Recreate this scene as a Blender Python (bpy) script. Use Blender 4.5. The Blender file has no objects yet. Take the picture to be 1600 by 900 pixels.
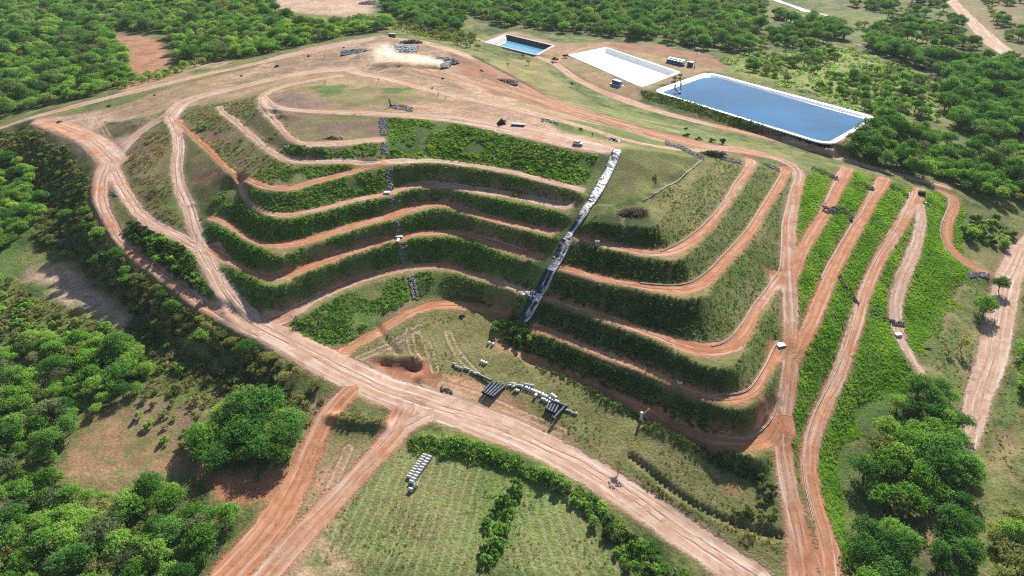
import bpy, bmesh, math, random
import numpy as np
from mathutils import Vector, Matrix, Euler
random.seed(7); rng = np.random.default_rng(7)
R = math.radians
scene = bpy.context.scene
COL = scene.collection

# ------------------------------------------------------------------ camera, sky, sun, exposure
FPX, CAM_H, PITCH = 1081.0, 130.0, R(31.5)          # focal length in photo pixels, height, tilt below the horizon
cam_d = bpy.data.cameras.new('camera'); cam = bpy.data.objects.new('camera', cam_d); COL.objects.link(cam)
cam.location = (0, 0, CAM_H); cam.rotation_euler = (R(90) - PITCH, 0, 0)
cam_d.sensor_width = 36.0; cam_d.lens = 36.0 * FPX / 1600.0; cam_d.clip_start = 0.5; cam_d.clip_end = 20000
scene.camera = cam
SUN_AZ, SUN_EL = R(22), R(33)                        # azimuth measured from +Y towards +X
world = bpy.data.worlds.new('World'); scene.world = world; world.use_nodes = True
wn = world.node_tree; sky = wn.nodes.new('ShaderNodeTexSky'); sky.sky_type = 'NISHITA'; sky.sun_disc = False
sky.sun_elevation = SUN_EL; sky.sun_rotation = SUN_AZ; sky.air_density = 1.0; sky.dust_density = 1.0; sky.ozone_density = 1.2
wn.links.new(sky.outputs[0], wn.nodes['Background'].inputs[0]); wn.nodes['Background'].inputs[1].default_value = 0.07
sun_d = bpy.data.lights.new('sun', 'SUN'); sun_d.energy = 5.0; sun_d.angle = R(0.53); sun_d.color = (1.0, 0.95, 0.87)
sun = bpy.data.objects.new('sun', sun_d); COL.objects.link(sun)
sdir = Vector((math.sin(SUN_AZ) * math.cos(SUN_EL), math.cos(SUN_AZ) * math.cos(SUN_EL), math.sin(SUN_EL)))
sun.rotation_euler = sdir.to_track_quat('Z', 'Y').to_euler()
vs = scene.view_settings; vs.view_transform = 'Standard'; vs.look = 'None'; vs.exposure = 0.92; vs.gamma = 1.0; vs.use_curve_mapping = False
scene.render.engine = 'CYCLES'
cy = scene.cycles; cy.max_bounces = 5; cy.diffuse_bounces = 2; cy.glossy_bounces = 2; cy.transmission_bounces = 2
cy.transparent_max_bounces = 6; cy.volume_bounces = 2; cy.caustics_reflective = False; cy.caustics_refractive = False
cy.use_denoising = False; cy.filter_width = 1.15; cy.denoiser = 'OPENIMAGEDENOISE'; cy.denoising_prefilter = 'ACCURATE'; cy.denoising_input_passes = 'RGB_ALBEDO_NORMAL'; cy.sample_clamp_indirect = 4.0

# ------------------------------------------------------------------ helpers
def tag(o, label=None, cat=None, group=None, kind=None):
    if label: o['label'] = label
    if cat: o['category'] = cat
    if group: o['group'] = group
    if kind: o['kind'] = kind
    return o
def link(o, parent=None):
    COL.objects.link(o)
    if parent: o.parent = parent
    return o
def empty(name, loc, rz=0, scale=1.0):
    o = bpy.data.objects.new(name, None); o.location = loc; o.rotation_euler = (0, 0, rz); o.scale = (scale,) * 3
    o.empty_display_size = 0.5
    return link(o)
def mesh_obj(name, verts, faces, mat=None, parent=None, smooth=False, mats=None, midx=None):
    me = bpy.data.meshes.new(name); me.from_pydata([tuple(map(float, v)) for v in verts], [], [tuple(map(int, f)) for f in faces])
    for m in (mats or ([mat] if mat else [])): me.materials.append(m)
    if midx is not None: me.polygons.foreach_set('material_index', np.asarray(midx, np.int32))
    if smooth: me.polygons.foreach_set('use_smooth', np.ones(len(me.polygons), bool))
    me.update()
    return link(bpy.data.objects.new(name, me), parent)
class MB:
    """collects shapes into one mesh"""
    def __init__(s): s.v = []; s.f = []; s.m = []
    def add(s, v, f, mi=0):
        b = len(s.v); s.v += [tuple(p) for p in v]; s.f += [tuple(b + i for i in q) for q in f]; s.m += [mi] * len(f); return s
    def box(s, c, d, mi=0, rz=0, taper=1.0, bev=0.0):
        x, y, z = d[0] / 2, d[1] / 2, d[2] / 2; ca, sa = math.cos(rz), math.sin(rz); vv = []
        for zz, t in ((-z, 1.0), (z, taper)):
            for xx, yy in ((-x, -y), (x, -y), (x, y), (-x, y)):
                X, Y = xx * t, yy * t
                vv.append((c[0] + X * ca - Y * sa, c[1] + X * sa + Y * ca, c[2] + zz))
        return s.add(vv, [(3, 2, 1, 0), (4, 5, 6, 7), (0, 1, 5, 4), (1, 2, 6, 5), (2, 3, 7, 6), (3, 0, 4, 7)], mi)
    def prism(s, prof, y0, y1, mi=0):
        """profile in x,z extruded along y"""
        n = len(prof); vv = [(x, y0, z) for x, z in prof] + [(x, y1, z) for x, z in prof]
        ff = [(i, (i + 1) % n, n + (i + 1) % n, n + i) for i in range(n)] + [tuple(range(n))[::-1], tuple(range(n, 2 * n))]
        return s.add(vv, ff, mi)
    def tube(s, pts, rad, n=8, mi=0, cap=True):
        pts = [Vector(p) for p in pts]; rr = rad if hasattr(rad, '__len__') else [rad] * len(pts); vv = []; ff = []
        for i, p in enumerate(pts):
            t = (pts[min(i + 1, len(pts) - 1)] - pts[max(i - 1, 0)]).normalized()
            a = t.orthogonal().normalized() if i == 0 else (a - t * a.dot(t)).normalized()
            b = t.cross(a)
            for k in range(n):
                an = 2 * math.pi * k / n; vv.append(p + (a * math.cos(an) + b * math.sin(an)) * rr[i])
        for i in range(len(pts) - 1):
            for k in range(n): ff.append((i * n + k, i * n + (k + 1) % n, (i + 1) * n + (k + 1) % n, (i + 1) * n + k))
        if cap: ff += [tuple(range(n))[::-1], tuple(range((len(pts) - 1) * n, len(pts) * n))]
        return s.add(vv, ff, mi)
    def pipe(s, L, ro, ri, n=18, mi=0):
        """hollow pipe along x, centred, axis at z = ro"""
        vv = []; ff = []
        for x, r in ((-L / 2, ri), (-L / 2, ro), (L / 2, ro), (L / 2, ri)):
            for k in range(n): vv.append((x, r * math.cos(2 * math.pi * k / n), ro + r * math.sin(2 * math.pi * k / n)))
        for j in range(4):
            for k in range(n): ff.append((j * n + k, j * n + (k + 1) % n, ((j + 1) % 4) * n + (k + 1) % n, ((j + 1) % 4) * n + k))
        return s.add(vv, ff, mi)
    def build(s, name, mat, parent=None, smooth=False):
        return mesh_obj(name, s.v, s.f, parent=parent, mats=mat if isinstance(mat, (list, tuple)) else [mat], midx=s.m, smooth=smooth)

def vnoise(x, y, scale, seed):
    g = np.random.default_rng(seed).random((256, 256)); x = np.asarray(x) / scale + 1000.3; y = np.asarray(y) / scale + 1000.7
    xi = np.floor(x).astype(int); yi = np.floor(y).astype(int); fx = x - xi; fy = y - yi
    fx = fx * fx * (3 - 2 * fx); fy = fy * fy * (3 - 2 * fy)
    a = g[yi % 256, xi % 256]; b = g[yi % 256, (xi + 1) % 256]; c = g[(yi + 1) % 256, xi % 256]; d = g[(yi + 1) % 256, (xi + 1) % 256]
    return (a * (1 - fx) + b * fx) * (1 - fy) + (c * (1 - fx) + d * fx) * fy
def fbm(x, y, scale, seed, oct=4):
    s = 0; a = 1; t = 0
    for o in range(oct): s = s + a * vnoise(x, y, scale / 2 ** o, seed + o); t += a; a *= 0.55
    return s / t

# ------------------------------------------------------------------ surveying: a sight line from the viewpoint meets a level z
CP, SP = math.cos(PITCH), math.sin(PITCH)
def ray(px, py):
    x = (px - 800.0) / FPX; y = -(py - 450.0) / FPX
    return Vector((x, CP + y * SP, -SP + y * CP))
def up(px, py, z):
    d = ray(px, py); t = (z - CAM_H) / d.z
    return (d.x * t, d.y * t)

# break lines of the earthworks: (x, y[, z]) with z carried on / interpolated between the given ones
def hs(z): return z * 1.23 if z > 0 else z         # survey heights above the haul road datum
def L3(pts, z=None):
    zs = [p[2] if len(p) > 2 else None for p in pts]
    if z is not None:
        if zs[0] is None: zs[0] = z if not isinstance(z, tuple) else z[0]
        if zs[-1] is None: zs[-1] = z if not isinstance(z, tuple) else z[1]
    d = [0]
    for a, b in zip(pts, pts[1:]): d.append(d[-1] + math.hypot(a[0] - b[0], a[1] - b[1]))
    known = [i for i, q in enumerate(zs) if q is not None]
    zz = [hs(q) for q in np.interp(d, [d[i] for i in known], [zs[i] for i in known])]
    return [(*up(p[0], p[1], q), float(q)) for p, q in zip(pts, zz)]
BL = []                 # world break lines
def line(pts, z=None):
    l = L3(pts, z); BL.append(l); return l

BENCH = []              # (inner, outer, red, name)
def bench(inner, outer, z, red=1.0, frac=0.62, name='bench_track', gutter=False):
    a = line(inner, z); b = line(outer, None if z is None else (z[0] - .15, z[1] - .15))
    BENCH.append((a, b, red, frac, name, gutter))
# --- left front benches, lowest first
bench([(403,496),(423,496),(440,488),(460,478),(483,465),(510,452),(533,442),(557,430),(585,422),(607,418),(630,413),(668,408),(693,408),(710,414),(730,421),(757,428),(780,435),(805,443),(826,450)],
      [(455,512),(478,490),(498,478),(515,467),(557,450),(583,443),(607,435),(637,427),(672,425),(697,425),(713,428),(738,437),(763,445),(788,453),(816,461)], (4.4, 8.0), .55)
bench([(325,383),(332,386),(347,395),(367,403),(380,413),(400,423),(423,430),(441,428),(462,421),(483,410),(507,402),(523,395),(547,387),(570,380),(595,373),(620,368),(633,366),(647,362),(672,357),(697,357),(720,360),(747,365),(772,372),(793,378),(815,385),(848,397)],
      [(340,411),(350,414),(367,420),(387,430),(402,440),(418,450),(440,449),(457,440),(473,430),(507,420),(533,408),(557,400),(582,390),(607,382),(630,377),(652,372),(688,370),(717,373),(738,378),(763,388),(797,402),(838,411)], (10.3, 12.9), .75)
bench([(336,337),(353,342),(373,355),(393,368),(410,377),(435,380),(458,376),(487,368),(507,361),(540,350),(567,343),(590,337),(613,330),(630,323),(652,317),(678,312),(705,315),(723,322),(747,328),(773,337),(797,343),(827,348),(872,358)],
      [(322,345),(337,349),(348,356),(370,368),(393,382),(410,390),(427,398),(442,404),(452,399),(473,388),(495,380),(533,368),(557,362),(590,352),(610,347),(630,340),(650,333),(672,328),(697,328),(720,333),(738,342),(763,348),(797,357),(828,364),(862,374)], (14.2, 17.2), .75)
bench([(375,287),(380,300),(387,312),(398,322),(415,330),(441,332),(462,330),(490,325),(523,317),(548,310),(577,303),(600,300),(613,297),(638,286),(655,283),(697,283,19.9),(730,288),(763,293),(800,298),(827,303),(860,310),(895,318,21.1)],
      [(366,291),(380,309),(392,321),(407,331),(427,343),(448,344),(465,342),(490,335),(523,327),(557,317),(585,312),(612,308),(638,298),(655,297),(680,295),(705,298,19.8),(738,305),(780,312),(827,321),(860,330),(887,337)], (18.9, 21.1), .5)
bench([(606,249),(630,245),(672,246),(697,248),(747,255),(780,260),(828,270),(860,278),(893,287),(912,292)],
      [(606,260),(630,259),(672,256),(705,259),(747,264),(793,273),(827,282),(860,290),(893,299),(908,304)], (24.6, 24.6), .3)
# upper left tracks that swing round the shoulder
bench([(281,186,21.5),(297,200,21.8),(315,215),(337,235),(358,256),(372,266),(392,276),(408,284),(430,289,22.4),(458,290),(490,279),(515,274),(540,267),(565,260),(596,252,24.5)],
      [(272,196,21.3),(288,208),(305,222),(327,242),(347,263),(362,274),(384,286),(400,293),(424,299,22.2),(458,301),(490,289),(515,283),(540,277),(565,269),(600,261,24.4)], None, .8, .8)
bench([(350,164,25.8),(355,174),(372,184),(390,200),(408,215),(424,228),(440,238),(462,246),(490,248),(515,248),(557,247),(598,247,25.6)],
      [(337,168,25.4),(342,178),(361,191),(378,207),(397,223),(413,237),(430,248),(455,257),(490,257),(515,257),(557,256),(600,256,25.2)], None, .3, .8)
bench([(420,152,29.2),(416,163),(428,178,28.6),(441,190),(457,210),(475,221),(490,222),(515,220),(548,217),(592,213,28.2)],
      [(402,156,28.8),(400,167),(413,184,28.3),(430,199),(448,217),(470,230),(490,232),(515,230),(548,227),(594,222,27.9)], None, .35, .8)
# --- right benches
line([(926,323,22),(940,323),(960,327),(987,320),(1002,315),(1020,305),(1040,293),(1060,282),(1073,270),(1087,258),(1100,247,21.4)])
line([(916,346,21.9),(940,348),(965,351),(998,354),(1023,356,21.7),(1036,340),(1046,323),(1060,308),(1076,292),(1092,275),(1108,258),(1116,250,21)])
bench([(902,366),(933,375),(983,384),(1000,388),(1032,391),(1046,386),(1061,378),(1074,370),(1091,357),(1110,338),(1130,314),(1144,288),(1166,258),(1163,246)],
      [(896,373),(933,386),(1000,401),(1032,406),(1051,410),(1072,401),(1085,389),(1101,376),(1118,357),(1130,338),(1150,310),(1170,284),(1186,256)], (17.8, 18.6), .65, .7, gutter=True)
bench([(878,413),(933,427),(1000,441),(1038,445),(1059,445),(1078,441),(1095,431),(1110,418),(1127,399),(1144,382),(1166,357),(1184,328),(1204,296),(1220,268),(1222,259)],
      [(872,422),(933,440),(1000,453),(1032,460),(1057,467),(1084,468),(1106,460),(1120,441),(1137,420),(1158,397),(1179,372),(1190,352),(1208,320),(1228,290),(1236,272)], (13.6, 16.2), .85, .75, gutter=True)
bench([(852,460),(900,473),(967,497),(1000,507),(1032,519),(1063,530),(1091,538),(1110,540),(1129,536),(1144,523),(1160,502),(1173,479),(1190,458),(1207,435),(1217,422)],
      [(846,467),(900,487),(967,513),(1000,522),(1042,542),(1074,561),(1101,572),(1122,580),(1144,576),(1156,561),(1169,542),(1182,521),(1194,492),(1209,467),(1221,450)], (8.0, 10.4), .7, .72, gutter=True)
bench([(838,506),(873,517),(918,537),(962,552),(1000,567),(1021,576),(1053,591),(1084,606),(1127,616),(1148,616),(1167,610),(1179,595),(1194,570),(1207,542),(1214,532)],
      [(836,520),(873,532),(918,551),(962,569),(1000,581),(1042,601),(1084,620),(1116,635),(1148,644),(1169,641),(1184,629),(1198,606),(1211,580),(1221,560)], (3.6, 6.4), .8, .75, gutter=True)
bench([(780,534),(818,548),(851,559),(896,577),(940,597),(1000,623),(1032,637),(1063,652),(1095,667),(1127,679),(1148,684),(1169,683),(1186,673),(1203,656),(1211,640)],
      [(784,546),(822,565),(851,574),(896,592),(940,614),(1000,641),(1035,664),(1085,690),(1125,701),(1154,713),(1186,720),(1210,700)], (0.0, 0.2), .9, .75, gutter=True)
# --- plateau rim, lower toes
line([(425,176,30),(470,183),(560,183),(600,182),(650,184),(700,188),(760,198),(820,211),(880,226),(930,237),(955,239,29.7)])
line([(955,239,29.7),(985,232,29.4),(1020,236,28),(1055,241,26),(1085,246,23)])
line([(935,316,23.6),(960,318,23.6),(985,311),(1005,303),(1030,290,24),(1052,275,24),(1070,262,23.4)])
line([(340,416,9.4),(353,442,8.6),(368,462,7.6),(386,484,6.4),(404,497,4.8),(425,504,4.2)])
line([(655,467,2.8),(700,465),(730,467),(757,474),(790,486,2.6),(806,499,2.4)])
line([(455,508,3.2),(480,524,2.0),(510,541,1.0),(535,552,.6)])
line([(822,569,-2.2),(850,580),(896,598),(940,620),(992,650,-2.6),(1035,674),(1079,696),(1113,714),(1148,737),(1180,750,-4.2)])
line([(800,500,2.2),(812,515,1.4),(795,530,.4)])
# ------------------------------------------------------------------ roads: centre line (x, y, z) and width
ROADS = []
def road(pts, w, red, name='dirt_road', con=True, edge=1.0):
    l = L3(pts)
    ROADS.append((l, w, red, name, edge))
    if con:
        ws = w if hasattr(w, '__len__') else [w] * len(l)
        for s in (-.42, 0, .42):
            q = []
            for i, p in enumerate(l):
                a = l[max(i - 1, 0)]; b = l[min(i + 1, len(l) - 1)]; dx, dy = b[0] - a[0], b[1] - a[1]; n = math.hypot(dx, dy) or 1
                q.append((p[0] - dy / n * ws[i] * s, p[1] + dx / n * ws[i] * s, p[2]))
            BL.append(q)
road([(1290,985,-8.5),(1195,916,-7.2),(1100,855,-6.2),(1000,784,-5.2),(900,722,-4.2),(800,675,-3.3),(700,640,-2.5),(600,609,-1.2),(520,571,.6),(450,533,2.8),(400,508,4.8),(368,481,6.6),(348,450,8.2),(328,415,9.6),(313,385,11),(303,350,13),(295,322,14.6),(282,295,16.3),(276,265,18),(281,232,20),(277,205,21.2),(266,182,22)],
     [9,9,9,9,9.5,10.5,11.5,12,12,11,9,7.5,7,6.2,5.6,5.2,5,5,5,5,5,6], 0.0, 'haul_road')
road([(266,182,22),(285,160,23),(320,148,24),(370,137,25.2),(430,122,26.8),(500,110,28.4),(545,108,29.3)], [9,9,8,7,7,8,8], .2, 'haul_road')
road([(412,524,4),(383,513,4.8),(350,493,5.2),(317,477,5.7),(283,449,6.5),(247,424,7.5),(213,400,8.6),(187,373,10.2),(168,340,12),(156,310,13.2),(160,278,14.6),(172,255,15.6)], [5,5.5,5,4.6,4.5,4.5,4.5,4.5,5,6,8,10], .45)
road([(172,258,15.3),(195,300,14.2),(217,333,13),(250,357,12.3),(283,370,11.7),(309,391,10.6)], [7,6,5,5,5,4.5], .35)
road([(178,250,16),(150,222,17),(115,205,17.2),(80,193,16.8),(60,188,16.2)], [13,12,12,12,8], .5)
road([(178,245,16),(205,218,18),(232,196,20),(262,180,21.8)], [7,5,5,7], .4)
road([(-60,215,9),(0,200,12),(43,185,15.4),(100,170,17.4),(167,153,19.7),(250,133,22),(333,113,24.5),(400,99,26.5),(450,87,28),(520,72,30),(580,60,32)], [5,5,6,7,7,7,7,7,8,9,9], .35, 'perimeter_track')
road([(410,152,29),(425,166,30),(470,173,30.2),(560,176,30.3),(640,180,30.2),(700,184,30.2),(770,196,30),(840,210,30),(900,224,29.9),(945,233,29.8)], [5,5,4,5,5,7,9,12,12,9], .25, 'plateau_track')
road([(410,150,28.9),(425,140,29),(470,128,29.3),(530,118,30)], [4,4,4,4], .3, 'plateau_track')
road([(545,110,29.6),(610,124,30),(670,140,30.2),(740,156,30),(800,168,29.8),(850,181,29.4),(910,197,28.6),(960,214,27.6),(1010,226,26),(1060,233,23),(1120,236,20)], [5,5,4.5,4.5,4.5,4.5,4,4,3.5,4,5], .35, 'plateau_track')
road([(640,105,31),(720,125,29.5),(790,140,26),(850,158,23.5),(920,178,21.6),(1000,202,20),(1060,218,19.4),(1120,232,19),(1160,234,18.3),(1200,242,17.5),(1230,252,16.8),(1250,266,16),(1247,288,15.2),(1240,310,14.5),(1234,345,13.4),(1233,383,12.2),(1232,433,10.6),(1235,483,8.6),(1237,533,6.6),(1232,600,3.6),(1223,650,1.4),(1222,700,-.9),(1230,750,-2.8),(1240,800,-4.5),(1252,850,-6),(1258,905,-7.2),(1262,960,-8)],
     [3,3,3,3,3,3,5,6,7,6,5,5,5,5,5,5,5.2,5.2,5.2,5,5,5,5,5,6,8,9], .55, 'mound_road')
road([(1325,262,13.6),(1319,272,13.5),(1310,288,13.2),(1298,316,12.8),(1285,340,12.4),(1267,367,12.0),(1250,398,11.6),(1240,430,10.7)], [6,6,5.5,5,4.6,4.6,4.6,4], .95)
road([(1382,278,10.6),(1376,290,10.4),(1364,308,10.1),(1342,348,9.5),(1318,390,8.8),(1298,427,8.3),(1283,467,7.7),(1267,507,7.1),(1252,533,6.6),(1240,560,5.4)], [6,6,5,5,5,5,5,5,4.5,4], 1.0)
road([(1437,295,7.2),(1433,308,7),(1420,327,6.7),(1400,363,6),(1380,393,5.4),(1362,430,4.7),(1347,467,4),(1337,507,3.1),(1323,550,2),(1305,600,.4),(1283,643,-.8),(1267,683,-1.9),(1262,723,-3.1),(1268,767,-4.3),(1283,817,-5.6),(1297,860,-6.5),(1300,905,-7.3)], [5,6,5,4.6,4.6,4.6,4.6,4.6,4.6,4.6,4.6,4.6,4.6,4.6,4.6,5,6], .6)
road([(1436,318,6.6),(1440,344,5.8),(1436,366,5),(1428,392,4.1),(1414,424,3),(1402,456,1.7),(1398,487,.4),(1402,515,-.8),(1417,547,-2),(1440,580,-3),(1453,598,-3.4)], [4,4,4.4,4.6,4.8,4.8,4.4,4,3,2.6,2], .3)
road([(1468,297,5),(1490,306,4.4),(1492,322,3.5),(1481,348,2.2),(1478,370,1.2),(1486,390,.3),(1506,408,-.6),(1526,420,-1.4),(1548,429,-2)], [3.5,5,4.6,4,4,4,4,4,3.4], 1.0)
road([(1680,300,-2),(1640,350,-2.5),(1595,393,-3.2),(1575,433,-4),(1567,473,-4.8),(1560,507,-5.4),(1552,553,-6.3),(1540,590,-7),(1530,615,-7.5),(1523,645,-8),(1519,685,-8.6),(1512,715,-9)], [9,9,9,9,9,9,9,8,7.5,7,4,2.5], .05, 'farm_road')
road([(556,604,-.4),(535,622,-.9),(508,655,-2),(490,692,-3),(470,740,-4.2),(440,800,-5),(400,850,-5.6),(345,910,-6.2)], [7,6,6,6,7,9,9,8], .85, 'field_road')
road([(640,640,-2),(622,675,-2.8),(590,710,-3.4),(540,762,-4.5),(490,815,-5.1),(440,870,-5.7),(400,920,-6.2)], [10,7,6,6,7,7,6], .6, 'field_road')
road([(700,630,-2.3),(655,650,-2.4),(628,665,-2.7)], [8,8,7], .35, 'field_road')
road([(540,549,.4),(567,531,1),(600,513,1.6),(633,491,2.3),(667,478,2.5),(700,474,2.6),(733,478,2.5),(765,484,2.4),(792,491,2.3)], [5,4,4,4.5,5,5,5,4.5,3.5], .95, 'lower_track')
road([(745,60,14.6),(790,76,14.4),(838,88,14.2),(866,98,14),(900,123,13.4),(943,144,12.6),(987,160,12),(1033,175,11.8),(1100,192,11.6),(1167,207,11.4),(1230,222,11.2),(1290,240,10.6),(1345,257,9.4),(1400,272,7.4),(1480,292,5.6)], [4,4,5,6,6,6,8,6,5.5,5.5,5.5,6,5,4,3.4], .45, 'pond_track')
road([(866,96,14),(905,76,14.4),(950,67,14.6)], [5,4,4], .6, 'pond_track')
road([(1485,0,3),(1520,35,1),(1550,66,0),(1600,100,-1),(1660,130,-2)], [12,12,16,12,10], -.4, 'far_track')
road([(1600,-40,4),(1485,0,3)], [8,10], -.4, 'far_track')
# ------------------------------------------------------------------ loose ground levels
PTS = []
def lv(*p):
    for x, y, z in p: PTS.append((*up(x, y, hs(z)), hs(z)))
line([(-40,190,4),(60,163,8),(150,143,10.5),(250,118,13.5),(330,98,15.5),(400,84,17),(470,68,18.5),(540,54,19.5),(600,44,20),(650,52,20),(700,64,20),(735,80,19.5)])
line([(735,88,22.5),(770,104,21.5),(810,124,20.5),(855,148,19.8),(900,163,18.5)])
line([(590,54,33),(640,64,32.4),(690,76,31),(730,92,28.5),(770,112,26),(820,138,24)])
line([(900,153,16.4),(1000,177,14),(1100,203,13),(1200,229,12.6),(1290,252,11.8)])
lv((610,80,32),(660,90,31.6),(700,110,30.6),(560,85,31.6),(470,100,28.6),(500,140,31.6),(470,150,31.4),(600,148,31.4),(700,165,30.4),(560,160,31),(440,152,30.6))
lv((780,88,16),(820,110,16.5),(860,130,16.3),(760,70,15),(740,55,14.5),(700,40,15))
lv((210,190,21.5),(190,195,19.5),(225,205,20),(230,240,19.2),(240,290,17.2),(255,330,14.8),(215,275,16.8))
lv((300,250,20),(320,290,18.4),(340,310,17.6),(300,310,16.8))
line([(0,270,4.5),(60,305,4.5),(100,372,2.2),(150,432,.5),(200,482,-.8),(300,560,-2),(400,600,-2.4),(500,630,-1.6)])
lv((30,220,9),(100,260,11),(120,310,9),(30,440,-2.5),(100,450,-2),(0,330,1),(100,700,-6),(300,720,-5.5),(0,900,-9),(300,890,-7),(0,600,-6),(200,600,-4),(400,700,-4.4),(420,760,-4.8),(0,500,-4))
lv((550,700,-3.6),(660,690,-3.4),(800,720,-4.6),(900,790,-6),(700,880,-6.2),(560,850,-5.8),(1000,890,-7.6),(850,880,-6.8),(560,640,-1.6),(480,650,-2.6))
lv((700,560,-.4),(900,650,-2.6),(1000,690,-3.3),(1100,760,-4.5),(1180,805,-5.2),(1000,735,-4.2),(1100,800,-5.6),(620,560,-.6),(760,560,-.4),(700,520,.8),(860,620,-1.8),(1195,870,-6.2))
line([(1548,436,-2.6),(1505,440,-2.6),(1470,480,-2.8),(1450,530,-3.2),(1430,590,-4.4),(1380,610,-4.2),(1345,640,-4.6),(1318,690,-5.6),(1305,745,-6.8),(1325,830,-8.4),(1345,900,-9.4)])
lv((1520,500,-4.6),(1490,560,-5),(1480,620,-6.6),(1430,750,-8.6),(1500,800,-10),(1580,700,-9.6),(1595,850,-11),(1400,890,-10),(1590,560,-7),(1540,370,-.6),(1570,400,-2.4))
lv((1400,245,5.6),(1450,250,4.4),(1520,290,2.4),(1600,300,-.5),(1560,340,.6),(1600,200,-1),(1500,190,1.5),(1420,190,5))
lv((1160,90,12),(1250,90,9),(1350,130,7),(1450,140,3),(1330,70,5),(1430,90,-1),(1490,120,-2),(1560,140,-2.5),(1400,30,3),(1300,20,3),(1250,20,2),(1580,30,3),(1600,0,4))
lv((1100,30,12),(1000,50,13),(900,30,14),(800,20,15),(1050,85,13.4),(1110,95,12.6),(640,20,16),(600,-40,14),(900,-40,12),(1200,-40,6),(200,60,12.5),(220,90,13),(30,60,6),(0,120,3),(100,100,8),(350,40,14),(510,10,16),(430,50,15.5),(250,0,13),(0,0,6))
for x, y, z in ((-900,300,0),(900,300,-8),(-900,1300,8),(900,1300,2),(0,1400,12),(-250,40,-14),(0,40,-10),(250,40,-16),(-400,150,-12),(400,150,-14),(500,500,-3),(-500,500,2)): PTS.append((x, y, z))

# lined ponds: rim quadrilaterals on one level each
PONDS = {'white': ([(888,86),(947,74),(1062,113),(1003,136)], hs(14.6)), 'big': ([(1022,142),(1106,113),(1370,184),(1296,227)], hs(14.2)), 'small': ([(757,66),(790,53),(866,71),(838,86)], hs(15.2))}
PONDW = {}
for k, (q, z) in PONDS.items():
    w = [Vector(up(x, y, z)) for x, y in q]; PONDW[k] = w
    c = sum(w, Vector((0, 0))) / 4
    for f in (1.0, 1.03):
        BL.append([(*(c + (p - c) * f), z - .05) for p in w + w[:1]])

# ------------------------------------------------------------------ height field: stretched like a membrane over the break lines
def solve(x0, y0, nx, ny, h, init=None, border=False, iters=400):
    S = np.zeros((ny, nx)); W = np.zeros((ny, nx))
    def put(xs, ys, zs):
        i = np.round((xs - x0) / h).astype(int); j = np.round((ys - y0) / h).astype(int)
        ok = (i >= 0) & (i < nx) & (j >= 0) & (j < ny); np.add.at(S, (j[ok], i[ok]), zs[ok]); np.add.at(W, (j[ok], i[ok]), 1)
    for l in BL:
        for a, b in zip(l, l[1:]):
            n = max(2, int(math.hypot(b[0] - a[0], b[1] - a[1]) / (h * .5)) + 1); t = np.linspace(0, 1, n)
            put(a[0] + (b[0] - a[0]) * t, a[1] + (b[1] - a[1]) * t, a[2] + (b[2] - a[2]) * t)
    P = np.array(PTS); put(P[:, 0], P[:, 1], P[:, 2])
    fix = W > 0; Z = init.copy() if init is not None else np.full((ny, nx), 5.0); Z[fix] = S[fix] / W[fix]
    if border: fix[0] = fix[-1] = True; fix[:, 0] = fix[:, -1] = True
    jj, ii = np.mgrid[0:ny, 0:nx]; par = [((ii + jj) % 2 == k) & ~fix for k in (0, 1)]
    for it in range(iters):
        for k in (0, 1):
            Q = np.pad(Z, 1, mode='edge'); av = (Q[:-2, 1:-1] + Q[2:, 1:-1] + Q[1:-1, :-2] + Q[1:-1, 2:]) * .25
            Z = np.where(par[k], Z + 1.7 * (av - Z), Z)
    return Z
def bil(Z, x0, y0, h, x, y):
    ny, nx = Z.shape; u = np.clip((x - x0) / h, 0, nx - 1.001); v = np.clip((y - y0) / h, 0, ny - 1.001)
    i = u.astype(int); j = v.astype(int); a = u - i; b = v - j
    return (Z[j, i] * (1 - a) + Z[j, i + 1] * a) * (1 - b) + (Z[j + 1, i] * (1 - a) + Z[j + 1, i + 1] * a) * b
GX0, GY0, GH, GNX, GNY = -960., 0., 8., 241, 181
ZA = solve(GX0, GY0, GNX, GNY, GH, iters=500)
CX0, CY0, CH, CNX, CNY = -320., 76., 1.0, 641, 505
cx, cyy = np.meshgrid(CX0 + CH * np.arange(CNX), CY0 + CH * np.arange(CNY))
ZB = solve(CX0, CY0, CNX, CNY, CH, init=bil(ZA, GX0, GY0, GH, cx, cyy), border=True, iters=260)
def blur(Z):
    Q = np.pad(Z, 1, mode='edge'); Z = (Q[:, :-2] + 2 * Q[:, 1:-1] + Q[:, 2:]) / 4
    return (Z[:-2] + 2 * Z[1:-1] + Z[2:]) / 4
e = ZB.copy()
ZB = blur(ZB); ZB[0], ZB[-1], ZB[:, 0], ZB[:, -1] = e[0], e[-1], e[:, 0], e[:, -1]
def dist_poly(x, y, poly):
    """signed distance to a closed polygon (negative inside)"""
    d = np.full(x.shape, 1e9); ins = np.zeros(x.shape, bool); n = len(poly)
    for k in range(n):
        ax, ay = poly[k][0], poly[k][1]; bx, by = poly[(k + 1) % n][0], poly[(k + 1) % n][1]
        ex, ey = bx - ax, by - ay; t = np.clip(((x - ax) * ex + (y - ay) * ey) / (ex * ex + ey * ey + 1e-9), 0, 1)
        d = np.minimum(d, np.hypot(x - ax - t * ex, y - ay - t * ey))
        c = (ay > y) != (by > y); ins ^= c & (x < (bx - ax) * (y - ay) / ((by - ay) if by != ay else 1e-9) + ax)
    return np.where(ins, -d, d)
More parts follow.
